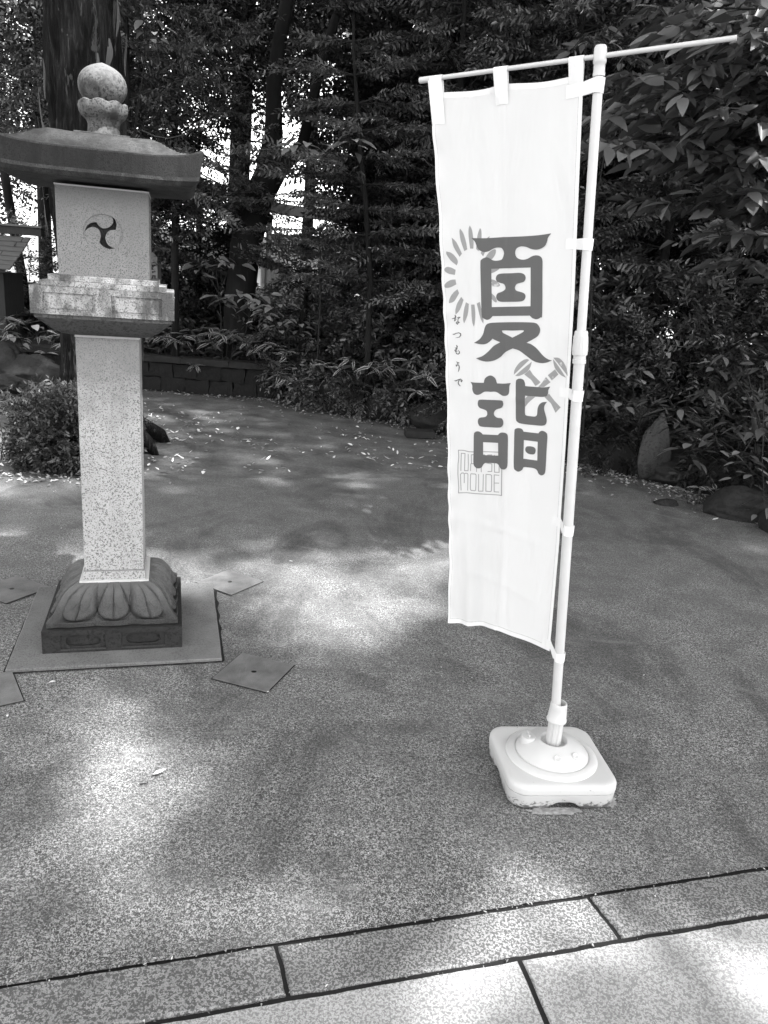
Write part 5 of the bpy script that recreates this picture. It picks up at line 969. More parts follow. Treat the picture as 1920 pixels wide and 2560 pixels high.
# ------------------------------------------------------------------ high canopy: what shades the court
SH = SUN_DIR/SUN_DIR.z
gaps = [(gpx(700, 1430), .55, .30), (gpx(530, 1420), .3, .2), (gpx(90, 1400), .6, .28), (gpx(850, 1560), .4, .22), (gpx(200, 1850), .26, .20), (gpx(1560, 2140), .12, .10), (gpx(700, 2200), .05, .04), (gpx(230, 2110), .10, .10),
        (gpx(1500, 2170), .14, .12), (gpx(1030, 1420), .3, .2), (gpx(1150, 2560), .5, .10), (gpx(1750, 2460), .45, .10), (Vector((1.95, 4.0, 2.9)), .45, .5)]  # openings cut in the crowns so sun patches fall on these spots
CT = [make_spray(10, .5, .17, .085, 60, 4, s+60, False, jit=.7) for s in range(4)]
def canopy_tree(label, base, r, cc_, R_, n, group='tall shade trees standing round the court', zt=6.6, bark_=None, mid=None, sky=0.0):
    bx_, by_ = base; e = empty('shade_tree', label, 'tree', (bx_, by_, 0), 0, group)
    mb = MB(); c = Vector((cc_[0]-bx_, cc_[1]-by_, cc_[2])); pth = [Vector((0, 0, -.05)), Vector((0, 0, .25)), Vector((.02, 0, .8))]
    top = Vector((c.x*.35, c.y*.35, cc_[2]-1.0)); m0 = mid or Vector((c.x*.08, c.y*.08, 3.2))
    s1 = 120 if bark_ else 20; pth2 = [Vector((.02, 0, .8)).lerp(m0, k/s1) for k in range(s1)]+[m0.lerp(top, k/12) for k in range(13)]
    nr_ = s1+13
    nn_ = 22 if not bark_ else 120
    mb.tube(pth[:2]+pth2, [r*(1.25 if bark_ else 1.7), r*(1.1 if bark_ else 1.2)]+[r*(1-(.13 if bark_ else .25)*min(1, k/s1)-.15*max(0, k-s1)/12) for k in range(nr_)], nn_, wob=.16)
    if bark_:
        for i_, p in enumerate(mb.v):
            k = i_ % nn_; a = 2*math.pi*k/nn_; f = 1+.09*noise.noise(Vector((math.cos(a)*9, math.sin(a)*9, p[2]*1.8)))+.07*noise.noise(Vector((math.cos(a)*20, math.sin(a)*20, p[2]*5)))
            mb.v[i_] = (p[0]*f, p[1]*f, p[2])
    mb.build('trunk', bark_ or M['bark2'], e, smooth=3.1)
    mb = MB()
    for k in range(9):
        a = 2*math.pi*k/9+.4; q = top+Vector((math.cos(a)*R_*.75, math.sin(a)*R_*.75, random.uniform(.2, 2.0))); mb.tube([top-Vector((0, 0, 1.2*random.random())), top.lerp(q, .5)+Vector((0, 0, .3)), q], [r*.4, r*.22, r*.05], 6)
    mb.build('limb', bark_ or M['bark2'], e, smooth=3.1)
    x = rng.normal(0, 1, (n, 3)); x /= np.linalg.norm(x, axis=1, keepdims=True); x *= rng.random(n)[:, None]**.4
    P = np.array(cc_)+x*np.array([R_, R_, 1.5])
    keep = np.ones(len(P), bool)
    for g, rx, ry in gaps:
        gx = g.x+SH.x*(P[:, 2]-g.z); gy = g.y+SH.y*(P[:, 2]-g.z)
        dd = ((P[:, 0]-gx)/(rx+.35))**2+((P[:, 1]-gy)/(ry+.35))**2; keep &= dd > rng.uniform(.75, 1.25, len(P))
    P = P[keep]
    V_, F_ = inst(CT, P, rng.normal(0, 1, P.shape)*np.array([1, 1, .3]), rng.uniform(.7, 1.2, len(P)), .4)
    V_ = V_-np.array([bx_, by_, 0]); tag(np_mesh('foliage', V_, F_, M['leafB'], e), kind='stuff')
    return e
TG = 'tall shade trees standing round the court'
# big furrowed trunk behind the lantern, with root flare and peeling bark strips
big = canopy_tree('massive furrowed trunk with peeling bark rising behind the stone lantern', (-2.43, 6.42), .295, (-1.8, 6.6, 8.6), 4.0, 2300, bark_=M['bark'], mid=Vector((-.06, 0, 3.4)))
mb = MB()
for (a, l, r0) in ((-16, .36, .085), (-120, .30, .08), (200, .5, .12), (140, .45, .1), (40, .45, .1)):
    a = math.radians(a); d = Vector((math.cos(a), math.sin(a), 0)); mb.tube([d*.16+Vector((0, 0, .38)), d*.28+Vector((0, 0, .18)), d*(.32+l*.4)+Vector((0, 0, .06)), d*(.3+l*.62)+Vector((0, 0, -.03))], [r0*.8, r0, r0*.7, r0*.3], 10, wob=.3)
mb.build('root', M['bark'], big, smooth=3.1)
M['strip'] = plain('peeling_bark_strip', .045, .85, .3, 20, .4, 50, stretch=(1, 1, .2))
for k in range(34):
    a = math.radians(random.uniform(180, 360)); z = random.uniform(1.3, 3.5); h = random.uniform(.10, .45); w_ = random.uniform(.008, .022)
    if k < 4: a = math.radians(203+random.uniform(-3, 4)); z = 1.6+k*.42; h = .5; w_ = .02
    mb = MB(); rr = .325-(z/10)*.05
    cx_ = -.06*z/3.4
    def sf(u, v): 
        aa = a+(u-.5)*2*w_/.3*(1-.7*abs(2*v-1)**2)+.03*math.sin(v*5+k); q = rr*(1+.02)+.012+.012*v
        return (cx_+q*math.cos(aa), q*math.sin(aa), z+h*v)
    mb.grid(sf, 2, 8); s_ = mb.build('bark_strip', M['strip'], big)
# other canopy trees, the out-of-view ones placed for the shade they cast
canopy_tree('dark trunk standing left of the banner among the evergreens', (.55, 11.0), .17, (.6, 10.6, 8.4), 3.8, 1900, mid=Vector((.15, 0, 3.2)))
canopy_tree('dark trunk hidden in the leaves behind the banner pole', (3.3, 9.0), .2, (3.6, 8.4, 8.2), 4.3, 2400, mid=Vector((-.1, 0, 3.2)))
canopy_tree('tall shade tree beyond the right edge of the photograph', (6.8, 3.0), .25, (5.6, 2.6, 8.4), 4.2, 2500)
canopy_tree('tall shade tree behind the photographer on the right', (5.2, -3.2), .25, (4.2, -1.2, 8.0), 3.8, 5200)
canopy_tree('tall shade tree behind the photographer', (1.2, -4.6), .25, (3.0, -2.0, 9.2), 3.6, 3400)
canopy_tree('tall shade tree beyond the right bank', (8.2, 7.6), .25, (7.6, 6.6, 8.4), 4.0, 2200)
canopy_tree('tall shade tree at the far left end of the wall', (-6.6, 11.2), .2, (-7.5, 11.0, 8.6), 3.0, 900)

# leaning dark tree right of the lantern
P_ = [(-1.99, 10, .30), (-1.99, 10, .7), (-2.0, 10, 1.25), (-1.95, 10, 1.75), (-1.82, 10, 2.29), (-1.69, 10, 2.67), (-1.64, 10, 3.04), (-1.66, 10, 3.61), (-1.60, 10, 4.03), (-1.5, 10, 4.6), (-1.3, 10.1, 6.2)]
tree('leaning_tree', 'dark leaning trunk right of the lantern, forking in front of the bright gap', P_, [.24, .20, .19, .19, .18, .14, .11, .09, .08, .075, .06],
     [('mass', (-1.2, 10.6, 6.8), (2.4, 2.0, 1.5), 700, 1.6, .3), ('lim', (-1.64, 10, 2.95), (-2.9, 9.5, 3.0), 26, .1, .9, .8), ('lim', (-1.6, 10, 3.3), (-.7, 9.3, 3.2), 26, .1, .9, .8)], barkm=M['bark2'],
     branches=[((-1.80, 10, 2.25), (-1.32, 10.2, 3.0), .13, .07), ((-1.32, 10.2, 3.0), (-1.0, 10.3, 4.4), .07, .05)])
# slender young tree with layered sprays, between lantern and banner
lims = []
for (z, L_, n_) in ((3.75, .7, 14), (3.45, .85, 18), (3.2, 1.0, 20), (2.95, 1.1, 22), (2.7, 1.15, 22), (2.45, 1.2, 24), (2.2, 1.2, 24), (1.95, 1.15, 24), (1.7, 1.1, 22), (1.5, 1.0, 20), (4.0, .6, 12), (4.3, .5, 10)):
    x0 = -.34-.31*(z-1.5)/2.14
    for k in range(5):
        a = random.uniform(0, 360) if k else random.choice((175, 185, 5, -10)); a = math.radians(a)
        lims.append(('lim', (x0, 8.7, z), (x0+math.cos(a)*L_*random.uniform(.7, 1.1), 8.7+math.sin(a)*L_*.8, z+random.uniform(0, .25)), n_, .12, .8, 1.0))
tree('young_evergreen', 'slender young evergreen with a thin straight stem and tiers of small leaves', [(-.30, 8.7, .3), (-.34, 8.7, 1.5), (-.44, 8.7, 2.27), (-.53, 8.7, 2.79), (-.60, 8.7, 3.28), (-.65, 8.7, 3.64), (-.72, 8.7, 4.6)], [.035, .03, .027, .023, .02, .017, .008], lims, wob=0, kind='fine', leafm=M['leafY'], n=8, seg_r=.009)

# evergreens filling the wood edge
def everg(name, label, x, y, z0, z1, R_, nl, ns, sc, kind='fine', lm='leafB', r=.05, zb=.4, group=None, lean=0):
    L_ = []
    for k in range(nl):
        z = z0+(z1-z0)*random.random(); a = random.uniform(0, 2*math.pi); q = R_*random.uniform(.65, 1.1)*(1-.35*abs((z-z0)/(z1-z0)-.4))
        xx = x+lean*(z-z0)
        L_.append(('lim', (xx, y, z), (xx+math.cos(a)*q, y+math.sin(a)*q*.8, z+random.uniform(-.35, .55)), ns, random.uniform(.0, .4), .85, sc*random.uniform(.8, 1.25)))
    tree(name, label, [(x, y, zb), (x+lean*(z1-z0)*.5, y, (z0+z1)/2), (x+lean*(z1-z0), y, z1)], [r, r*.8, r*.3], L_, wob=.05, kind=kind, leafm=M[lm], n=8, group=group, seg_r=.01)
EG = 'evergreens along the edge of the wood'
everg('evergreen_tree', 'small-leaved evergreen right of the lantern finial, with long drooping twigs', -3.0, 8.9, 2.0, 4.8, 1.3, 46, 20, 1.0, group=EG)
everg('evergreen_tree', 'evergreen whose leaves hang just left of the banner top', .55, 8.9, 1.5, 4.8, 1.15, 50, 20, 1.05, group=EG, lean=-.05)
everg('evergreen_tree', 'evergreen seen above the banner behind the cross arm', 1.5, 8.3, 1.7, 4.7, 1.25, 56, 20, 1.1, group=EG)
everg('evergreen_tree', 'dark evergreen right of the banner pole', 2.6, 8.2, .9, 4.6, 1.3, 60, 20, 1.2, group=EG)
everg('evergreen_tree', 'dark evergreen behind the broad-leaved tree at the right edge', 3.9, 7.6, .8, 4.4, 1.4, 60, 20, 1.2, group=EG)
everg('evergreen_tree', 'evergreen thicket between the leaning trunk and the slender young tree', -1.15, 9.6, .9, 2.1, .8, 32, 18, .9, group=EG)
everg('evergreen_tree', 'low evergreen left of the lantern roof in front of the bright gap', -5.3, 10.4, 2.6, 4.9, 1.5, 20, 20, 1.1, group=EG)
everg('evergreen_tree', 'evergreen between the big trunk and the leaning trunk, behind the lantern roof', -3.4, 10.6, 1.6, 4.6, 1.2, 44, 20, 1.0, group=EG)
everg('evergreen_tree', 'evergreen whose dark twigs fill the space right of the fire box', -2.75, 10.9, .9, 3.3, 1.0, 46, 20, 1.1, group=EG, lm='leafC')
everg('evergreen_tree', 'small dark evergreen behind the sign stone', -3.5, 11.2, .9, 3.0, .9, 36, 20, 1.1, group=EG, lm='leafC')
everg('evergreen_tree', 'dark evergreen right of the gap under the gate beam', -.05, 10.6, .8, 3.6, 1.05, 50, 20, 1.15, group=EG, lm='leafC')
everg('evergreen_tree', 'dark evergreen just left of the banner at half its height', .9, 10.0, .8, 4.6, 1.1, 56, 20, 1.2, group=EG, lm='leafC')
everg('evergreen_tree', 'evergreen with fine twigs between the lantern roof and the leaning tree', -2.7, 9.6, 1.7, 4.6, 1.0, 46, 20, 1.0, group=EG)
# deep wood behind
WG = 'trees deep in the wood'
deep = [(-8.6, 15.5, 2.4, 7.5, 2.2, 'dense crown deep in the wood at the far left edge'), (-6.3, 14.2, 3.4, 7.4, 1.7, 'crown left of the big trunk with bright gaps round it'), (-4.6, 13.4, 2.3, 6.6, 1.6, 'dark crown right behind the lantern finial'),
        (-.1, 13.2, 1.2, 7.4, 1.6, 'dark crown right of the leaning trunk'), (.9, 12.8, .9, 7.2, 1.7, 'dark crown behind the slender young tree'), (2.6, 12.4, .8, 7.0, 1.8, 'dark crown behind the banner'),
        (4.4, 11.4, .8, 6.8, 1.9, 'dark crown behind the banner pole'), (6.2, 10.4, .8, 6.6, 2.0, 'dark crown at the right edge of the wood'), (-2.9, 14.4, 3.9, 7.6, 1.6, 'crown over the distant gate beam'), (7.6, 8.6, .8, 6.4, 2.0, 'dark crown beyond the right edge of the picture')]
for (x, y, z0, z1, R_, lb) in deep:
    sz = 1.7; cnt = int((1150 if x > -3 else 700 if x > -5 else 400)*R_*(z1-z0)/4)
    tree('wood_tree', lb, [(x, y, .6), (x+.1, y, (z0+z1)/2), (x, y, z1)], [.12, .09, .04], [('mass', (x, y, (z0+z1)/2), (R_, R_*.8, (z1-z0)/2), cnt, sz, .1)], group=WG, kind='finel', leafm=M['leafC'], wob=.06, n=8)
deep2 = [(-3.6, 17, 4.6, 9.5, 2.2), (-2.3, 19, 5.2, 9.5, 1.6), (-13, 24, 1.6, 8, 3), (-8.6, 22, 2.8, 9, 2.2), (1.2, 19, .6, 8.5, 2.4), (4.0, 18, .6, 8.5, 2.6), (7.2, 17, .6, 8.5, 2.8), (10.5, 15, .6, 8, 2.8), (-.3, 20.5, .6, 8.5, 1.7), (13, 12, .5, 8, 3)]
dl = ['far crown high between the lantern roof and the leaning tree', 'far crown high right above the distant gate', 'far crown at the left edge beyond the small shrine', 'far crown above the small shrine', 'far dark crown hidden behind the slender tree', 'far dark crown hidden behind the banner', 'far dark crown behind the pole', 'far dark crown at the right', 'far dark crown just right of the distant gate', 'far dark crown beyond the right edge']
for (x, y, z0, z1, R_), lb in zip(deep2, dl):
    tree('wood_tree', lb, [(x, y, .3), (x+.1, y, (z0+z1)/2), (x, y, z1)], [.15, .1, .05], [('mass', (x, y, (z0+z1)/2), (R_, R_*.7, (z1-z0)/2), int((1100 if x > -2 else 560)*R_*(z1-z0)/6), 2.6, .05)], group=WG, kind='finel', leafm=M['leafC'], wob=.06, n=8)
# thin bare trunks
for (x, y, r, lean, h, lb) in ((-5.35, 11.5, .06, -.10, 4.5, 'thin leaning trunk above the small shrine'), (1.25, 10.2, .12, .0, 5, 'dark trunk at the left edge of the banner'), (4.6, 9.0, .1, -.05, 5, 'dark trunk deep behind the right-hand leaves')):
    tree('thin_trunk', lb, [(x, y, .4), (x+lean*h*.5, y, h*.5), (x+lean*h, y, h)], [r*1.2, r, r*.7], [('mass', (x+lean*h, y, h+.9), (1.1, 1.0, .9), 90, 1.4, .2)], kind='finel', leafm=M['leafC'], wob=.06, n=8)

# undergrowth behind rocks and wall
BG = 'shrubs filling the foot of the wood'
for (x, y, z, rx, ry, rz, n_, sc, kd, lb) in (
    (-3.5, 10.6, .9, .7, .5, .7, 330, 1.0, 'fine', 'dark shrub on the bank just right of the sign stone'), (-2.7, 10.7, .9, .7, .5, .6, 330, 1.0, 'broad', 'dark shrub under the thin trunks'),
    (-1.0, 9.9, .8, .8, .5, .55, 380, 1.0, 'fine', 'leafy shrub right of the foot of the leaning trunk'), (.1, 9.5, .9, .85, .5, .8, 450, 1.0, 'broad', 'dark shrub left of the banner edge'),
    (1.0, 8.9, .9, .7, .5, .9, 420, 1.0, 'fine', 'dark shrub hidden behind the banner'), (1.9, 8.1, .8, .8, .5, .9, 450, 1.1, 'broad', 'dark shrub right of the pole above the stones'),
    (2.9, 7.5, .8, .8, .5, .9, 450, 1.1, 'fine', 'dark shrub above the pointed stone'), (3.9, 6.8, .8, .8, .6, .9, 450, 1.1, 'broad', 'dark shrub at the right edge above the boulders'), (-5.2, 11.0, 1.2, .9, .5, .7, 400, 1.0, 'fine', 'shrub beside the small shrine roof')):
    sc = sc*.75 if kd == 'broad' else sc; e = empty('dark_shrub', lb, 'shrub', (x, y, z-rz*.6), 0, BG); P, Dr = ellip((x, y, z), (rx, ry, rz), n_, .3, True)
    V_, F_ = inst(SP[kd], P, Dr, sc*rng.uniform(.7, 1.2, len(P)), .5); V_ = V_-np.array([x, y, z-rz*.6]); tag(np_mesh('foliage', V_, F_, M['leafB'], e), kind='stuff')
    mb = MB()
    for k in range(6):
        a = 2*math.pi*k/6; mb.tube([(0, 0, -.3), (math.cos(a)*rx*.5, math.sin(a)*ry*.5, rz*.9)], [.012, .004], 5)
    mb.build('stems', M['twig'], e)

# broad-leaved tree leaning in from the right: largest leaves are single parts
bt = empty('broad_leaved_tree', 'broad-leaved tree reaching in from the right above the pole with large pointed leaves', 'tree', (3.4, 5.0, 0.1))
B0 = Vector((3.4, 5.0, 0.1))
mb = MB(); mb.tube([Vector(p)-B0 for p in ((3.4, 5.0, .1), (3.3, 5.0, 1.2), (3.1, 4.9, 2.2), (3.0, 4.8, 3.3), (2.8, 4.7, 4.2))], [.07, .06, .05, .04, .02], 10, wob=.1); mb.build('trunk', M['bark2'], bt, smooth=3.1)
limbs = []
for (z, x1, y1, Y1, n_) in ((2.45, 1490, 350, 4.0, 34), (2.6, 1530, 285, 4.1, 34), (2.8, 1640, 225, 3.9, 34), (2.9, 1690, 160, 3.9, 36), (3.1, 1700, 55, 3.9, 36), (3.2, 1780, 20, 3.7, 30), (3.0, 1800, 110, 3.7, 30), (2.5, 1640, 340, 4.3, 30), (2.3, 1720, 400, 4.2, 30),
                        (2.1, 1620, 500, 4.5, 28), (2.1, 1780, 470, 4.2, 28), (1.9, 1800, 570, 4.3, 26), (2.6, 1800, 300, 3.9, 32), (2.75, 1850, 200, 3.8, 30), (1.7, 1860, 650, 4.4, 22), (2.9, 1560, 190, 4.5, 26), (2.2, 1850, 380, 4.0, 26), (3.2, 1620, 20, 4.4, 24), (3.3, 1880, 60, 3.6, 24)):
    limbs.append(((3.05, 4.85, z-.12), tuple(px(x1, y1, Y1)), n_))
mb = MB(); lp = []
for a, b, n_ in limbs:
    a, b = Vector(a), Vector(b); Ln = (b-a).length; d = (b-a).normalized(); sd = d.cross(Vector((0, 0, 1))).normalized()
    mb.tube([a-B0, a.lerp(b, .5)-B0+Vector((0, 0, .04)), b-B0], [.018, .011, .004], 6)
    for k in range(n_):
        t = .25+.75*k/n_; p = a.lerp(b, t)+Vector((0, 0, .04*(1-abs(2*t-1)))); s = (-1)**k
        tw = (d*random.uniform(.3, 1)+sd*s*random.uniform(.5, 1.1)+Vector((0, 0, random.uniform(-.25, .2)))).normalized(); tl = random.uniform(.12, .3)
        mb.tube([p-B0, p+tw*tl-B0], [.004, .0015], 3, cap=False)
        m_ = random.randint(4, 6)
        for j in range(m_):
            q = p+tw*tl*(j+1)/m_; q.z -= .03*((j+1)/m_)**2; ss = (-1)**j; tsd = tw.cross(Vector((0, 0, 1))).normalized()
            dr = (tw*random.uniform(.5, 1)+tsd*ss*random.uniform(.4, .9)*(0 if j == m_-1 else 1)+Vector((0, 0, random.uniform(-.45, .15)))).normalized()
            lp.append((q, dr, random.uniform(.085, .150)))
mb.build('branches', M['twig'], bt, smooth=3.1)
def leafobj_mesh(name, m, W=.52, n=6, two=None, curl=.22, fold=.14, tip=1.0):
    mb = MB(); pts = []
    for i in range(n+1):
        t = i/n; w_ = W/2*math.sin(math.pi*t**.8)**.8*(1-.25*t)*tip if 0 < t < 1 else .004; pts.append((t, w_, -curl*t*t))
    for i in range(n):
        (x0, w0, z0), (x1, w1, z1) = pts[i], pts[i+1]
        if two:
            k0, k1 = w0*.72, w1*.72
            for s in (1, -1):
                f = [(x0, 0, z0), (x1, 0, z1), (x1, s*k1, z1+fold*k1), (x0, s*k0, z0+fold*k0)]; mb.add(f, [(0, 1, 2, 3) if s > 0 else (3, 2, 1, 0)], 0)
                f = [(x0, s*k0, z0+fold*k0), (x1, s*k1, z1+fold*k1), (x1, s*w1, z1+fold*w1), (x0, s*w0, z0+fold*w0)]; mb.add(f, [(0, 1, 2, 3) if s > 0 else (3, 2, 1, 0)], 1)
        else:
            for s in (1, -1):
                f = [(x0, 0, z0), (x1, 0, z1), (x1, s*w1, z1+fold*w1*2), (x0, s*w0, z0+fold*w0*2)]; mb.add(f, [(0, 1, 2, 3) if s > 0 else (3, 2, 1, 0)], 0)
    me = bpy.data.meshes.new(name); me.from_pydata(mb.v, [], mb.f)
    for m_ in ([m, two] if two else [m]): me.materials.append(m_)
    if two: me.polygons.foreach_set('material_index', mb.m)
    bm = bmesh.new(); bm.from_mesh(me); bmesh.ops.remove_doubles(bm, verts=bm.verts, dist=1e-4); bm.to_mesh(me); bm.free(); me.shade_smooth()
    return me
def frame(dr, roll=0.3):
    X = dr.normalized(); upv = (Vector((0, 0, 1))+Vector((random.gauss(0, roll), random.gauss(0, roll), 0))); Z = (upv-X*upv.dot(X)).normalized(); Y = Z.cross(X)
    return Matrix((X, Y, Z)).transposed().to_4x4()
LM = [leafobj_mesh('leaf', leafmat('broad_leaf_%d' % i, a, a*1.4, .4, .3, .45), W=w_, curl=c_, fold=.07) for i, (a, w_, c_) in enumerate(((.07, .5, .2), (.12, .46, .3), (.20, .54, .12), (.06, .42, .4)))]
lp.sort(key=lambda q: (q[0]-Vector((0, 0, CAM_H))).length/q[2])
def leafparts(parent, P0, items, meshes, wroll=.35, name='leaf'):
    for q, dr, L_ in items:
        o = bpy.data.objects.new(name, random.choice(meshes)); col.objects.link(o); o.parent = parent
        o.matrix_local = Matrix.Translation(q-P0) @ frame(dr, wroll) @ Matrix.Scale(L_, 4)
def vis(q): # roughly inside the picture
    v = cam.matrix_world.inverted() @ q; return v.z < 0 and abs(v.x/v.z) < .5 and abs(v.y/v.z) < .66
front = [q for q in lp if vis(q[0])]; fs_ = set(id(q) for q in front[:300]); rest = [q for q in lp if id(q) not in fs_]
leafparts(bt, B0, front[:300], LM)
lt = [leaf6(1, .5, .2, .25)]*2
V_, F_ = inst([(lt[0][0], lt[0][1])], [tuple(q[0]) for q in rest], [tuple(q[1]) for q in rest], [q[2] for q in rest], .35)
tag(np_mesh('foliage', V_-np.array(B0), F_, M['leafA'], bt), kind='stuff')

# large pale-leaved saplings on the bank
def sapling(label, base, tips, lsize, nper, meshes=None, group='saplings with big pale leaves on the bank', lm='pale'):
    b = Vector(base); e = empty('sapling', label, 'sapling', b, 0, group); mb = MB(); items = []
    cen = sum((Vector(t) for t in tips), Vector((0, 0, 0)))/len(tips)-b; hub = Vector((cen.x*.7+.03, cen.y*.7, cen.z*.62)); mb.tube([Vector((0, 0, -.05)), hub*.5+Vector((.02, .01, 0)), hub], [.010, .008, .006], 6)
    for t in tips:
        t = Vector(t); mb.tube([hub, hub.lerp(t-b, .5)+Vector((random.uniform(-.02, .02), 0, .04)), t-b], [.005, .004, .002], 5)
        for k in range(nper):
            a = 2.4*k+random.random(); q = t+Vector((math.cos(a), math.sin(a), 0))*random.uniform(.02, .16)+Vector((0, 0, random.uniform(-.10, .05)))
            items.append((q, Vector((math.cos(a), math.sin(a), random.uniform(-.35, .05))), lsize*random.uniform(.7, 1.15)))
            mb.tube([t-b, q-b], [.002, .001], 3, cap=False)
    mb.build('stem', M['twig'], e); leafparts(e, b, items, meshes or PALE, .2)
PALE = [leafobj_mesh('leaf', leafmat('pale_leaf_%d' % i, a, a*1.25, .4, .3, .45), W=w_, curl=c_) for i, (a, w_, c_) in enumerate(((.30, .62, .2), (.42, .7, .12), (.20, .55, .3)))]
sapling('sapling with flat tiers of big pale leaves right of the lantern platform', (-1.95, 9.75, .6), [px(600, 735, 9.5), px(650, 742, 9.5), px(560, 745, 9.6), px(690, 760, 9.4), px(630, 755, 9.4)], .17, 11)
sapling('sapling with pale leaves in front of the foot of the leaning trunk', (-2.2, 9.8, .6), [px(540, 645, 9.7), px(500, 668, 9.7), px(575, 665, 9.7)], .16, 8)
sapling('sapling with pale leaves low on the bank above the bamboo grass', (-1.3, 9.5, .6), [px(700, 805, 9.2), px(750, 815, 9.2), px(660, 790, 9.2)], .13, 9)
sapling('leafy sapling hanging in the middle of the slender tree', (-.9, 9.0, .5), [px(770, 360, 8.4), px(735, 355, 8.4), px(800, 375, 8.4), px(880, 350, 8.4)], .17, 8)
sapling('sapling with hanging leaves high beside the big trunk', (-3.3, 8.2, .6), [px(375, 60, 6.5), px(385, 45, 6.5)], .10, 4)
MIDL = LM
sapling('climber with broad leaves right of the pointed stone', (2.6, 6.6, .3), [px(1760, 985, 6.0), px(1790, 975, 6.0), px(1830, 1060, 5.9), px(1700, 1020, 6.1), px(1870, 970, 5.9), px(1790, 1095, 5.8), px(1880, 1180, 5.7), px(1730, 1120, 6.0)], .13, 8, MIDL, 'broad-leaved climbers over the stones')
sapling('climber with broad leaves above the pointed stone', (2.2, 6.9, .3), [px(1600, 925, 6.4), px(1650, 1010, 6.3), px(1560, 1000, 6.6), px(1700, 1060, 6.2), px(1500, 1000, 6.8)], .12, 8, MIDL, 'broad-leaved climbers over the stones')
sapling('climber with broad leaves at the right edge of the picture', (3.1, 5.9, .3), [px(1900, 1060, 5.4), px(1860, 1130, 5.5), px(1910, 1250, 5.4), px(1905, 900, 5.6), px(1850, 860, 5.7), px(1800, 900, 5.8)], .12, 8, MIDL, 'broad-leaved climbers over the stones')
sapling('leafy sprig behind the top of the pole', (1.7, 6.8, .4), [px(1480, 100, 5.6), px(1560, 130, 5.6), px(1460, 85, 5.6)], .12, 6, MIDL, 'sprigs by the banner top')

# bamboo grass with pale margins
SB = [leafobj_mesh('blade', leafmat('bamboo_blade_%d' % i, a, a*1.3, .4, .25, .4), W=.24, n=5, two=M['sasaw'] if i % 4 else M['sasa'], curl=.25) for i, a in enumerate((.05, .045, .035, .05))]
def sasa_clump(label, base, nst, hgt, L_, spread, group='clumps of bamboo grass', meshes=None, lean=(0, 0)):
    b = Vector(base); e = empty('bamboo_grass', label, 'bamboo grass', b, 0, group); mb = MB(); items = []
    for s in range(nst):
        a = random.uniform(0, 6.28); r = spread*random.random()**.5; f = Vector((math.cos(a)*r, math.sin(a)*r*.6, 0)); t = f*1.4+Vector((lean[0], lean[1], hgt*random.uniform(.6, 1.1)))
        mb.tube([f, t], [.003, .002], 4)
        for k in range(5):
            aa = a+k*1.25+random.random()*.5; items.append((b+t, Vector((math.cos(aa), math.sin(aa)*.9, random.uniform(-.5, .45))), L_*random.uniform(.7, 1.15)))
    mb.build('stem', M['twig'], e); leafparts(e, b, items, meshes or SB, .4, 'blade')
rs = [('bamboo grass clump on the wall right of the lantern post', (-2.6, 9.55, .42), 12, .30), ('bamboo grass clump on the wall under the pale sapling', (-2.1, 9.55, .45), 12, .32), ('pale-edged bamboo grass clump hanging over the end of the wall', (-1.55, 9.35, .4), 13, .26), ('bamboo grass clump just past the end of the wall', (-1.1, 9.1, .1), 14, .38),
      ('bamboo grass clump above the first border rocks', (-.45, 8.8, .2), 14, .4), ('pale-edged bamboo grass left of the banner edge', (.1, 8.55, .25), 14, .4), ('drooping bamboo grass clump over the rocks by the banner edge', (.55, 8.15, .2), 16, .38)]
for lb, b, n_, h in rs: sasa_clump(lb, b, n_, h, .19, .32)
sasa_clump('bamboo grass sprig on the wall face', px(475, 925, 9.4), 3, .08, .14, .08, lean=(.0, -.08))
sasa_clump('thin bamboo grass right of the pole with white-edged blades', gpx(1540, 1150)+Vector((0, .25, 0)), 5, .42, .16, .22)
sasa_clump('single bamboo grass sprig beside the pointed stone', gpx(1600, 1170)+Vector((0, .1, 0)), 3, .35, .15, .12)
sasa_clump('low white-edged sprig at the foot of the right boulder', gpx(1745, 1262), 4, .14, .13, .10)
sasa_clump('bamboo grass clump left of the big trunk', (-3.75, 8.9, .15), 8, .45, .17, .3)
sasa_clump('bamboo grass clump below the small shrine', (-4.4, 9.0, .25), 8, .5, .17, .35)
PL2 = PALE
sapling('small sapling with light leaves on the yard left of the big trunk', gpx(50, 960), [px(35, 925, 8.9), px(60, 915, 8.8), px(85, 925, 8.8), px(70, 940, 8.8)], .13, 5, PL2, 'light-leaved seedlings at the left')
sapling('light-leaved seedling in front of the small shrine', gpx(60, 930), [px(25, 820, 9), px(45, 835, 9), px(80, 810, 9), px(40, 850, 9)], .13, 5, PL2, 'light-leaved seedlings at the left')
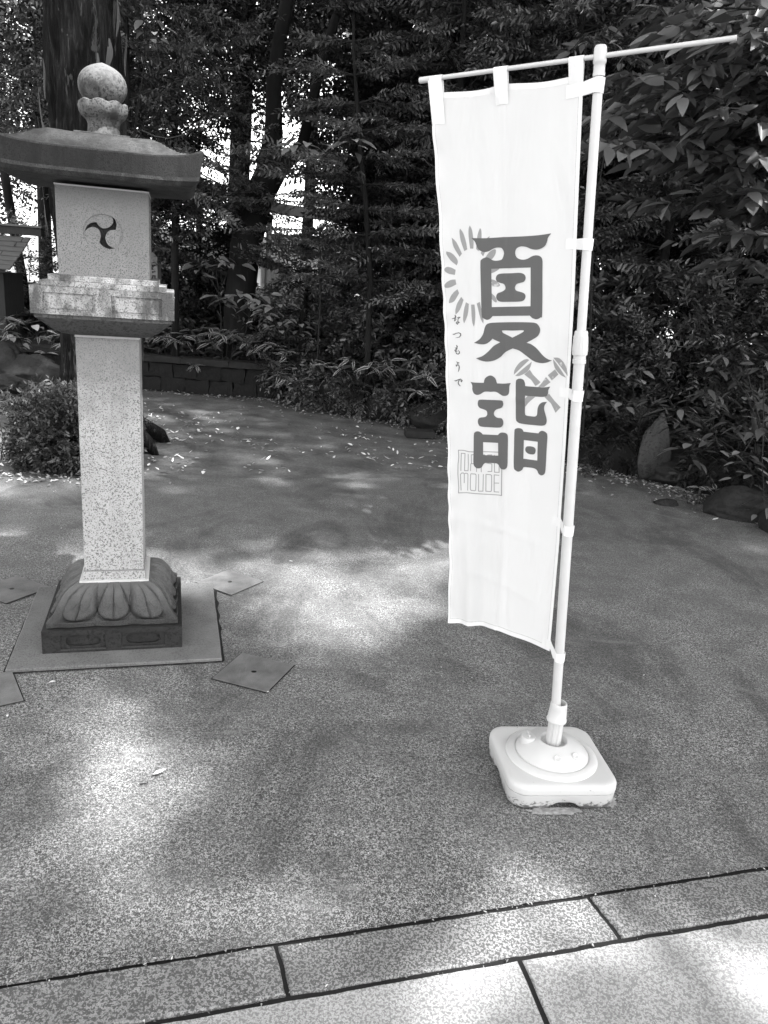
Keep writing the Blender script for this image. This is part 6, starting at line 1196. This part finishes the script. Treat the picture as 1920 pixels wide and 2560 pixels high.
# mass of bamboo grass on the bank
SST = []
for s in range(4):
    r = random.Random(90+s); V_ = []; F_ = []; c = 0
    for k in range(6):
        lv, lf = leaf6(.20*r.uniform(.7, 1.1), .042, .2, r.uniform(.1, .6)); R_ = rotm(r.uniform(-2.2, 2.2), r.uniform(-.3, .7), r.uniform(-.4, .4)); V_.append(lv @ R_.T); F_.append(lf+c); c += 6
    SST.append((np.concatenate(V_), np.concatenate(F_)))
P = []
for k in range(5200):
    u = random.random(); p = bpt(u)
    d = random.random()**1.3*2.2; e_ = bpt(min(1, u+.03))-bpt(max(0, u-.03)); n_ = (Vector((-e_.y, e_.x, 0)).normalized()+Vector((.25, .8, 0))).normalized()
    q = p+n_*(d+.05)
    if q.x > 4.5 or q.x < -7 or (q.x > 1.2 and random.random() < .85): continue
    if abs(q.x+4.9) < .6 and q.y < 9.95: continue
    hz = (.33+.5*(1-math.exp(-d/1.8)))*(1 if q.x < -1.2 else .6)+random.uniform(.04, .34); P.append((q.x, q.y, hz))
P = np.array(P); Dr = rng.normal(0, 1, P.shape); Dr[:, 2] = rng.uniform(-.3, .5, len(P)); Dr[:, 1] -= .5
V_, F_ = inst(SST, P, Dr, rng.uniform(.6, 1.05, len(P)), .5)
tag(np_mesh('bamboo_grass', V_, F_, M['sasam']), 'dense bamboo grass covering the bank behind the wall and rocks', 'bamboo grass', kind='stuff')

# clipped azalea in front of the big trunk
az = empty('azalea_shrub', 'low bushy azalea with small bright leaves left of the lantern post', 'shrub', (-2.48, 5.62, 0))
parts = []
for (cx_, cy_, cz_, rx, ry, rz, n_) in ((-2.36, 5.62, .27, .30, .26, .26, 1200), (-2.62, 5.66, .17, .20, .2, .17, 480), (-2.2, 5.7, .24, .24, .24, .27, 700), (-2.46, 5.7, .43, .2, .2, .12, 320), (-2.66, 5.7, .40, .2, .12, .05, 110), (-2.3, 5.6, .46, .2, .15, .08, 200)):
    P, Dr = ellip((cx_, cy_, cz_), (rx, ry, rz), n_, .6, True)
    P += (P-np.array((cx_, cy_, cz_)))*np.array([.9*noise.noise(Vector(p)*7)+.25 for p in P])[:, None]*.6; P[:, 2] = np.maximum(P[:, 2], .02)
    parts.append(inst(SP['azal'], P, Dr, rng.uniform(.7, 1.6, len(P)), .9))
V_, F_ = join(parts); tag(np_mesh('foliage', V_-np.array([-2.48, 5.62, 0]), F_, M['leafS'], az), kind='stuff')
mb = MB()
for k in range(22):
    a = random.uniform(0, 6.28); r = random.uniform(.1, .3); mb.tube([(0, 0, 0), (math.cos(a)*r*.5, math.sin(a)*r*.5, .2), (math.cos(a)*r, math.sin(a)*r, random.uniform(.3, .5))], [.008, .006, .003], 5)
mb.build('stems', M['twig'], az)
tw = empty('bare_twigs', 'sparse bare twigs at the left edge beside the azalea', 'twigs', (-2.95, 5.7, 0)); mb = MB()
for k in range(6): mb.tube([(0.1*random.random(), 0, 0), (-.05+.1*random.random(), 0, .2), (-.25+.35*random.random(), .1*random.random(), random.uniform(.3, .5))], [.004, .003, .001], 4)
mb.build('twig', M['twig'], tw)
P, Dr = ellip((-2.98, 5.72, .45), (.2, .12, .06), 26, .3, True); V_, F_ = inst(SP['azal'], P, Dr, rng.uniform(.7, 1, 26), .7); tag(np_mesh('leaves', V_-np.array([-2.95, 5.7, 0]), F_, M['leafS'], tw), kind='stuff')

# ------------------------------------------------------------------ retaining wall
wl = empty('retaining_wall', 'low mossy block wall with coping holding up the planted bank', 'wall', (-3, 9.5, 0))
def rough(size, seed, amp=.012, cut=3):
    bm = bmesh.new(); bmesh.ops.create_cube(bm, size=1); bmesh.ops.subdivide_edges(bm, edges=bm.edges[:], cuts=cut, use_grid_fill=True)
    for v in bm.verts:
        v.co = Vector((v.co.x*size[0], v.co.y*size[1], v.co.z*size[2])); k = noise.noise_vector(v.co*9+Vector((seed*3.1, 0, 0))); v.co += k*amp
    me = bpy.data.meshes.new('block'); bm.to_mesh(me); bm.free(); me.shade_smooth(); me.set_sharp_from_angle(angle=math.radians(35)); return me
bmesh_ = [rough((.285, .16, .165), s, .02) for s in range(5)]; cmesh = [rough((.58, .26, .075), s, .008, 4) for s in range(3)]
for m_ in bmesh_: m_.materials.append(M['wallst'])
for m_ in cmesh: m_.materials.append(M['wallcap'])
for row in range(2):
    for k in range(-11, 6):
        o = link_mesh('wall_block', bmesh_[(k*3+row*2) % 5], wl, (k*.295+(.147 if row else 0), .08+random.uniform(-.008, .008), .085+row*.172))
for k in range(-6, 3): link_mesh('coping_stone', cmesh[k % 3], wl, (k*.59+.1, .09, .39))
mb = MB(); mb.box((-.8, .16, .17), (5.1, .1, .33)); mb.build('mortar_backing', M['soil'], wl)
# ------------------------------------------------------------------ rocks
def rock(name, label, c, size, seed, m='rock', rz=0, shape=None, cat='rock', group='garden rocks along the border'):
    bm = bmesh.new(); bmesh.ops.create_icosphere(bm, subdivisions=5, radius=1)
    for v in bm.verts:
        p = v.co.copy(); q = p+Vector((seed*5.3, seed*1.7, 0)); k = 1+.28*noise.noise(q*1.1)+.10*noise.noise(q*2.8)+.055*noise.noise(q*5.5)+.03*noise.noise(q*11)
        p *= k
        for pl in range(5):                                 # broken facets
            nn = noise.noise_vector(Vector((seed, pl*2.3, 1))).normalized(); dd = p.dot(nn)
            if dd > .72: p -= nn*(dd-.72)*.8
        if shape: p = shape(p)
        v.co = Vector((p.x*size[0]/2, p.y*size[1]/2, p.z*size[2]/2))
    me = bpy.data.meshes.new(name); bm.to_mesh(me); bm.free(); me.materials.append(M[m]); me.shade_smooth()
    o = link_mesh(name, me, None, (c[0], c[1], c[2] if len(c) > 2 else size[2]*.32)); o.rotation_euler = (0, 0, rz); return tag(o, label, cat, group)
rock('boulder', 'low dark boulder, first of the border row past the wall end', (-.55, 8.95), (.6, .45, .5), 1)
rock('boulder', 'dark boulder below the bamboo grass, second in the border row', (-.05, 8.72), (.5, .4, .46), 2)
rock('boulder', 'rounded boulder catching some light left of the flat stone', gpx(895, 1035)+Vector((.35, .12, .1)), (.55, .4, .42), 3)
rock('boulder', 'boulder just behind the flat stone left of the banner', (.50, 8.22), (.55, .4, .42), 4)
rock('boulder', 'boulder half hidden by the left edge of the banner', (.92, 7.95), (.5, .45, .5), 5)
rock('boulder', 'dark boulder hidden behind the banner', (1.35, 7.5), (.5, .45, .4), 6)
rock('boulder', 'low dark boulder right of the pole', gpx(1495, 1155)+Vector((0, .15, .08)), (.5, .4, .3), 7)
rock('boulder', 'small low boulder between the pole and the pointed stone', gpx(1560, 1150)+Vector((0, .1, .06)), (.3, .25, .2), 8)
def pear(p):
    t = (p.z+1)/2; k = 1.05-.78*max(0, t-.25)**.9; return Vector((p.x*k+.12*t, p.y*k, p.z))
st = gpx(1632, 1212)
rock('standing_stone', 'tall pear-shaped standing stone with a pointed top among the plants', (st.x, st.y+.12, .27), (.36, .26, .62), 31, 'rock2', 0, pear, 'standing stone', None)
rock('boulder', 'broad low boulder behind the white-edged sprig', gpx(1740, 1235)+Vector((.05, .3, .1)), (.75, .4, .36), 10)
rock('boulder', 'long smooth boulder at the right edge of the asphalt', gpx(1840, 1300)+Vector((.05, .12, .05)), (.62, .34, .34), 11, rz=-.35)
rock('boulder', 'small dark rock beside the leaf drift at the asphalt edge', gpx(1665, 1262)+Vector((.0, .02, .0)), (.2, .14, .10), 12)
rock('boulder', 'boulder cut off by the right edge of the picture', gpx(1930, 1345)+Vector((.2, .15, .05)), (.5, .35, .3), 13)
for i, (x, y, s, lb) in enumerate(((10, 905, .8, 'large dark rock under the small shrine'), (75, 900, .6, 'dark rock right of the one under the small shrine'), (130, 950, .42, 'round rock touching the big trunk on its left'), (20, 950, .5, 'long low stone in front of the shrine rocks'))):
    g = gpx(x, 985); g.y = max(g.y, 8.7)-.1*i; q = px(x, y, g.y); rock('boulder', lb, (q.x, q.y, .22 if i != 3 else .12), (s, .4, s*.75 if i != 3 else .22), 20+i)
fsn = empty('flat_stone', 'flat cut stone lying on the dirt left of the banner', 'stone', (.30, 7.86, 0), .12); mb = MB(); mb.box((0, 0, .035), (.30, .17, .07)); mb.build('cut_block', M['wallcap'], fsn, bevel=.006)

for i, (x, y, lb) in enumerate(((-.75, 8.95, 'low leafy plant half covering the first border boulder'), (-.25, 8.75, 'low leafy plant between the first two border boulders'), (.2, 8.5, 'low leafy plant hanging over the third border boulder'), (.75, 8.1, 'low leafy plant behind the flat stone'),
                                (1.55, 7.35, 'low leafy plant right of the pole at the asphalt edge'), (2.0, 6.95, 'low leafy plant left of the pointed stone'), (2.75, 6.35, 'low leafy plant right of the pointed stone'), (3.1, 5.95, 'low leafy plant behind the long smooth boulder'), (-1.2, 9.42, 'low leafy plant at the very end of the block wall'))):
    e = empty('low_plant', lb, 'plant', (x, y, .1), 0, 'low plants hanging over the border rocks'); P, Dr = ellip((x, y-.05, .30), (.34, .22, .2), 120, .5, True); Dr[:, 2] -= .3; Dr[:, 1] -= .3
    V_, F_ = inst(SP['fine' if i % 2 else 'broad'], P, Dr, (.75 if i % 2 else .55)*rng.uniform(.7, 1.2, len(P)), .5); tag(np_mesh('foliage', V_-np.array([x, y, .1]), F_, M['leafC' if x > 1 else 'leafB'], e), kind='stuff')
# ------------------------------------------------------------------ sign stone reading 本殿
sg = empty('sign_stone', 'pale square marker post with black characters half hidden behind the lantern', 'marker post', (-3.06, 9.9, .3))
mb = MB(); mb.box((0, 0, .635), (.16, .16, 1.27)); mb.add([(-.08, -.08, 1.27), (.08, -.08, 1.27), (.08, .08, 1.27), (-.08, .08, 1.27), (0, 0, 1.32)], [(0, 1, 4), (1, 2, 4), (2, 3, 4), (3, 0, 4)]); mb.build('post', M['signpost'], sg)
for ch, z in (('本', 1.13), ('殿', .985)):
    cu = bpy.data.curves.new('sign_character', 'FONT'); cu.body = ch; cu.size = .135; cu.align_x = 'CENTER'; cu.align_y = 'CENTER'; cu.extrude = .001; cu.offset = .0025
    tmp = bpy.data.objects.new('tmp', cu); col.objects.link(tmp); bpy.context.view_layer.update()
    me = bpy.data.meshes.new_from_object(tmp); bpy.data.objects.remove(tmp); me.name = 'sign_character'; me.materials.clear(); me.materials.append(M['ink'])
    print('glyph', ch, len(me.vertices), [tuple(round(q, 3) for q in v.co) for v in me.vertices[:3]])
    t = link_mesh('sign_character', me, sg, (.006, -.083, z)); t.rotation_euler = (math.pi/2, 0, 0)

# ------------------------------------------------------------------ small shrine at the left edge
sh = empty('small_shrine', 'small dark wooden shrine with a bleached plank roof at the left edge', 'shrine', (-5.15, 9.85, .45))
S0 = Vector((-5.15, 9.85, .45))
for k in range(7):
    t = k/6.6; z = 1.20-.40*t+.05*t*t; y = -.02-.34*t; rr = .66-.02*k+.0
    x0 = -.75; xs = [x0]
    r_ = random.Random(k); x = x0
    while x < .62-.10*t:
        w_ = min(r_.uniform(.28, .5), .62-.10*t-x+.001)
        if .62-.10*t-x-w_ < .08: w_ = .62-.10*t-x
        mb = MB(); Rm = Matrix.Rotation(-.80 if k > 1 else -.5, 3, 'X').inverted()
        mb.box((x+w_/2, y, z), (w_-.010, .095, .020), Matrix.Rotation(.60, 3, 'X')); mb.build('roof_plank', M['plank'], sh, bevel=.002, seg=1); x += w_
mb = MB(); mb.box((-.05, .03, 1.30), (1.62, .10, .09)); mb.build('ridge_beam', M['wood'], sh, bevel=.004)
mb = MB(); mb.box((-.05, .02, 1.358), (1.66, .13, .022)); mb.build('ridge_cap', M['plank'], sh, bevel=.003)
mb = MB(); mb.add([(-.72, -.02, 1.20), (.56, -.02, 1.20), (.46, -.36, .82), (-.72, -.36, .82), (-.72, .5, .85), (.5, .5, .85)], [(3, 2, 1, 0)]); mb.build('roof_boarding', M['wood'], sh)
mb = MB(); mb.box((-.12, .1, .4), (.9, .5, .8)); mb.build('shrine_body', M['wood'], sh)
for x in (-.3, .05):
    mb = MB()
    for (a, b) in (((-.14, .0), (.02, .5)), ((.14, .0), (.02, .5))): mb.box((x+a[0], -.165, .42), (.025, .025, .55))
    for z in (.15, .42, .69): mb.box((x, -.163, z), (.28, .02, .025))
    mb.build('door_panel', M['wood'], sh)
mb = MB(); mb.box((-.1, -.22, .06), (1.0, .2, .035)); mb.build('sill_board', M['wood'], sh)

# ------------------------------------------------------------------ far gate and pale house seen through the gap
gt = empty('wooden_gate', 'dark gate with a curved top beam far beyond the gap in the trees', 'gate', (-1.6, 18, 0))
mb = MB(); mb.grid(lambda u, v: (-1.6+3.2*u, -.12 if v < .5 else .12, 2.86+.10*(2*u-1)**2+(0 if v < .25 or v > .75 else 0)), 16, 1)
V_ = []; mb = MB()
for i in range(17):
    u = i/16; x = -1.6+3.2*u; z = 2.62+.10*(2*u-1)**2
    V_ += [(x, -.12, z), (x, .12, z), (x, .12, z+.22), (x, -.12, z+.22)]
mb.add(V_, [(i*4+k, i*4+(k+1) % 4, i*4+4+(k+1) % 4, i*4+4+k) for i in range(16) for k in range(4)]+[(3, 2, 1, 0), (64, 65, 66, 67)]); mb.build('top_beam', M['wood'], gt)
for x in (-1.42, 1.42): mb = MB(); mb.tube([(x, 0, 0), (x*.97, 0, 2.66)], [.07, .06], 12); mb.build('gate_post', M['wood'], gt)
mb = MB(); mb.box((0, 0, 2.2), (2.9, .08, .12)); mb.build('tie_beam', M['wood'], gt)
hs = empty('pale_house', 'pale building seen in pieces through the gap in the trees', 'building', (-4, 27, 0))
mb = MB(); mb.box((0, 0, 1.0), (9, 3, 2.0)); mb.build('wall', M['wallw'], hs)
mb = MB(); mb.add([(-4.8, -1.9, 1.95), (4.8, -1.9, 1.95), (4.8, 1.9, 1.95), (-4.8, 1.9, 1.95), (-4.8, 0, 2.5), (4.8, 0, 2.5)], [(0, 1, 5, 4), (2, 3, 4, 5), (0, 4, 3), (1, 2, 5), (3, 2, 1, 0)]); mb.build('roof', M['wallcap'], hs)
for k in range(5):
    mb = MB(); x = -3.6+k*1.8; mb.box((x, -1.53, 1.15), (.9, .06, 1.0)); wdw = mb.build('window', M['signpost'], hs)
    mb = MB(); mb.box((x-.21, -1.57, 1.15), (.38, .02, .88)); mb.build('pane', M['glass'], wdw); mb = MB(); mb.box((x+.21, -1.57, 1.15), (.38, .02, .88)); mb.build('pane', M['glass'], wdw)

# ------------------------------------------------------------------ fallen leaves
FL = [leafobj_mesh('fallen_leaf', plain('dry_leaf_%d' % i, a, .7, .15, 30, .2, 90), W=w_, n=3, curl=c_, fold=.2) for i, (a, w_, c_) in enumerate(((.55, .5, -.2), (.38, .42, .25), (.62, .6, -.1), (.16, .5, .3), (.45, .35, -.35)))]
def drop(q, L_, mesh=None, label=None, group=None, z=.006, name='fallen_leaf', rz=None, flat=.25):
    o = bpy.data.objects.new(name, mesh or random.choice(FL)); col.objects.link(o); o.location = (q[0], q[1], z); o.scale = (L_,)*3
    o.rotation_euler = (random.gauss(0, flat), random.gauss(0, flat), random.uniform(0, 6.28) if rz is None else rz)
    tag(o, label, 'fallen leaf', group)
n_ = 0
for k in range(4000):
    if n_ >= 230: break
    x, y = random.uniform(60, 1110), random.triangular(1010, 1190, 1120)
    g = gpx(x, y)
    if (g.x+2.4)**2+(g.y-6.4)**2 < .3: continue
    if noise.noise(Vector((g.x*1.3, g.y*1.3, 5))) < random.uniform(-.25, .35): continue
    drop(g, random.uniform(.030, .062), label='small dry leaf fallen on the dirt yard', group='dry leaves scattered on the dirt yard', z=.003); n_ += 1
P = []; 
for k in range(5200):
    u = random.random(); p = bpt(u); q = p+Vector((random.gauss(0, .25)-.05, -abs(random.gauss(0, .22))+.12, 0))
    if -6 < q.x < 4: P.append((q.x, q.y, .008))
for k in range(900):
    x, y = random.uniform(-5, 2.2), random.uniform(5.0, 9.3)
    if noise.noise(Vector((x*1.3, y*1.3, 5))) > random.uniform(-.3, .5): P.append((x, y if y > 5.6+.3*(x+1.9) else y+1.4, .006))
for k in range(500):
    a = random.uniform(0, 6.28); r = abs(random.gauss(0, .3)); P.append((-2.6+math.cos(a)*(.3+r), 5.5+math.sin(a)*(.2+r)*.7, .008))
P = np.array(P); Dr = rng.normal(0, 1, P.shape); Dr[:, 2] *= .15
V_, F_ = inst([leaf6(.04, .019, .3, .2), leaf6(.03, .016, .2, -.3), leaf6(.05, .022, .1, .2)], P, Dr, rng.uniform(.6, 1.2, len(P)), .25)
tag(np_mesh('leaf_litter', V_, F_, M['litter']), 'loose dry leaf litter along the rocks and wall', 'leaf litter', kind='stuff')
# leaves on the roof of the lantern and single ones on the asphalt
drop(gpx(382, 1943), .042, FL[0], 'pale curled leaf on the asphalt in front of the lantern', None, .010, rz=.5, flat=.1)
tg = empty('dropped_twig', 'short dark twig on the asphalt beside the pale leaf', 'twig', gpx(360, 1962)+Vector((0, 0, .004)), .35); mb = MB(); mb.tube([(-.012, 0, 0), (.012, .001, .001)], [.0018, .0012], 6); mb.build('twig', M['twig'], tg)
drop(gpx(140, 1707), .028, FL[2], 'small pale leaf in front of the foundation slab', None, .008, flat=.1)
drop(gpx(732, 1406), .03, FL[4], 'tiny pale leaf right of the far steel cover', None, .008, flat=.1)
drop(gpx(18, 1790), .016, FL[2], 'tiny white fragment at the left edge', None, .006, flat=.1)
drop(gpx(667, 1738), .014, FL[2], 'white crumb at the corner of the near steel cover', None, .012, flat=.1)
drop(gpx(1780, 1302), .05, FL[0], 'long pale leaf on the asphalt by the right boulder', None, .008, rz=.1, flat=.1)
drop(gpx(1580, 1195), .05, FL[2], 'bright leaf at the foot of the pointed stone', None, .01, rz=.1, flat=.1)
drop(gpx(395, 1188), .09, FL[3], 'dark curled leaf at the edge of the dirt right of the lantern post', None, .012, rz=.3, flat=.1)
drop(gpx(553, 1962), .016, FL[3], 'tiny dark fragment in the middle of the asphalt', None, .005, flat=.1)
P = []
for k in range(420):
    g = gpx(random.uniform(-100, 2000), random.uniform(1230, 2440)); P.append((g.x, g.y, .0035))
for k in range(220):
    t = random.uniform(-1, 3); q = K0+KD*t+KN*(random.choice((-.002, .146))+random.gauss(0, .006)); P.append((q.x, q.y, .0015))
P = np.array(P); Dr = rng.normal(0, 1, P.shape); Dr[:, 2] *= .1
V_, F_ = inst([leaf6(.006, .004, .8, .2), leaf6(.009, .003, .5, -.3)], P, Dr, rng.uniform(.4, 1.3, len(P)), .6)
tag(np_mesh('grit', V_, F_, M['litter']), 'tiny crumbs and leaf bits on the court and in the joints', 'grit', kind='stuff')
# hanging vine by the lantern finial
vn = empty('hanging_vine', 'thin pale vine swinging between the trees right of the lantern finial', 'vine', px(340, 330, 8.2)); b = vn.location
mb = MB(); c0 = [px(x, y, 8.0) for x, y in ((355, 325), (385, 340), (420, 346), (455, 338), (490, 312), (515, 290))]; mb.tube([p-b for p in c0], [.006]*6, 6); mb.build('vine_stem', M['strip'], vn, smooth=3.1)
vn.location = b
print('tris', sum(len(o.data.loop_triangles) if o.type == 'MESH' and not o.data.calc_loop_triangles() else 0 for o in bpy.data.objects), 'objects', len(bpy.data.objects))
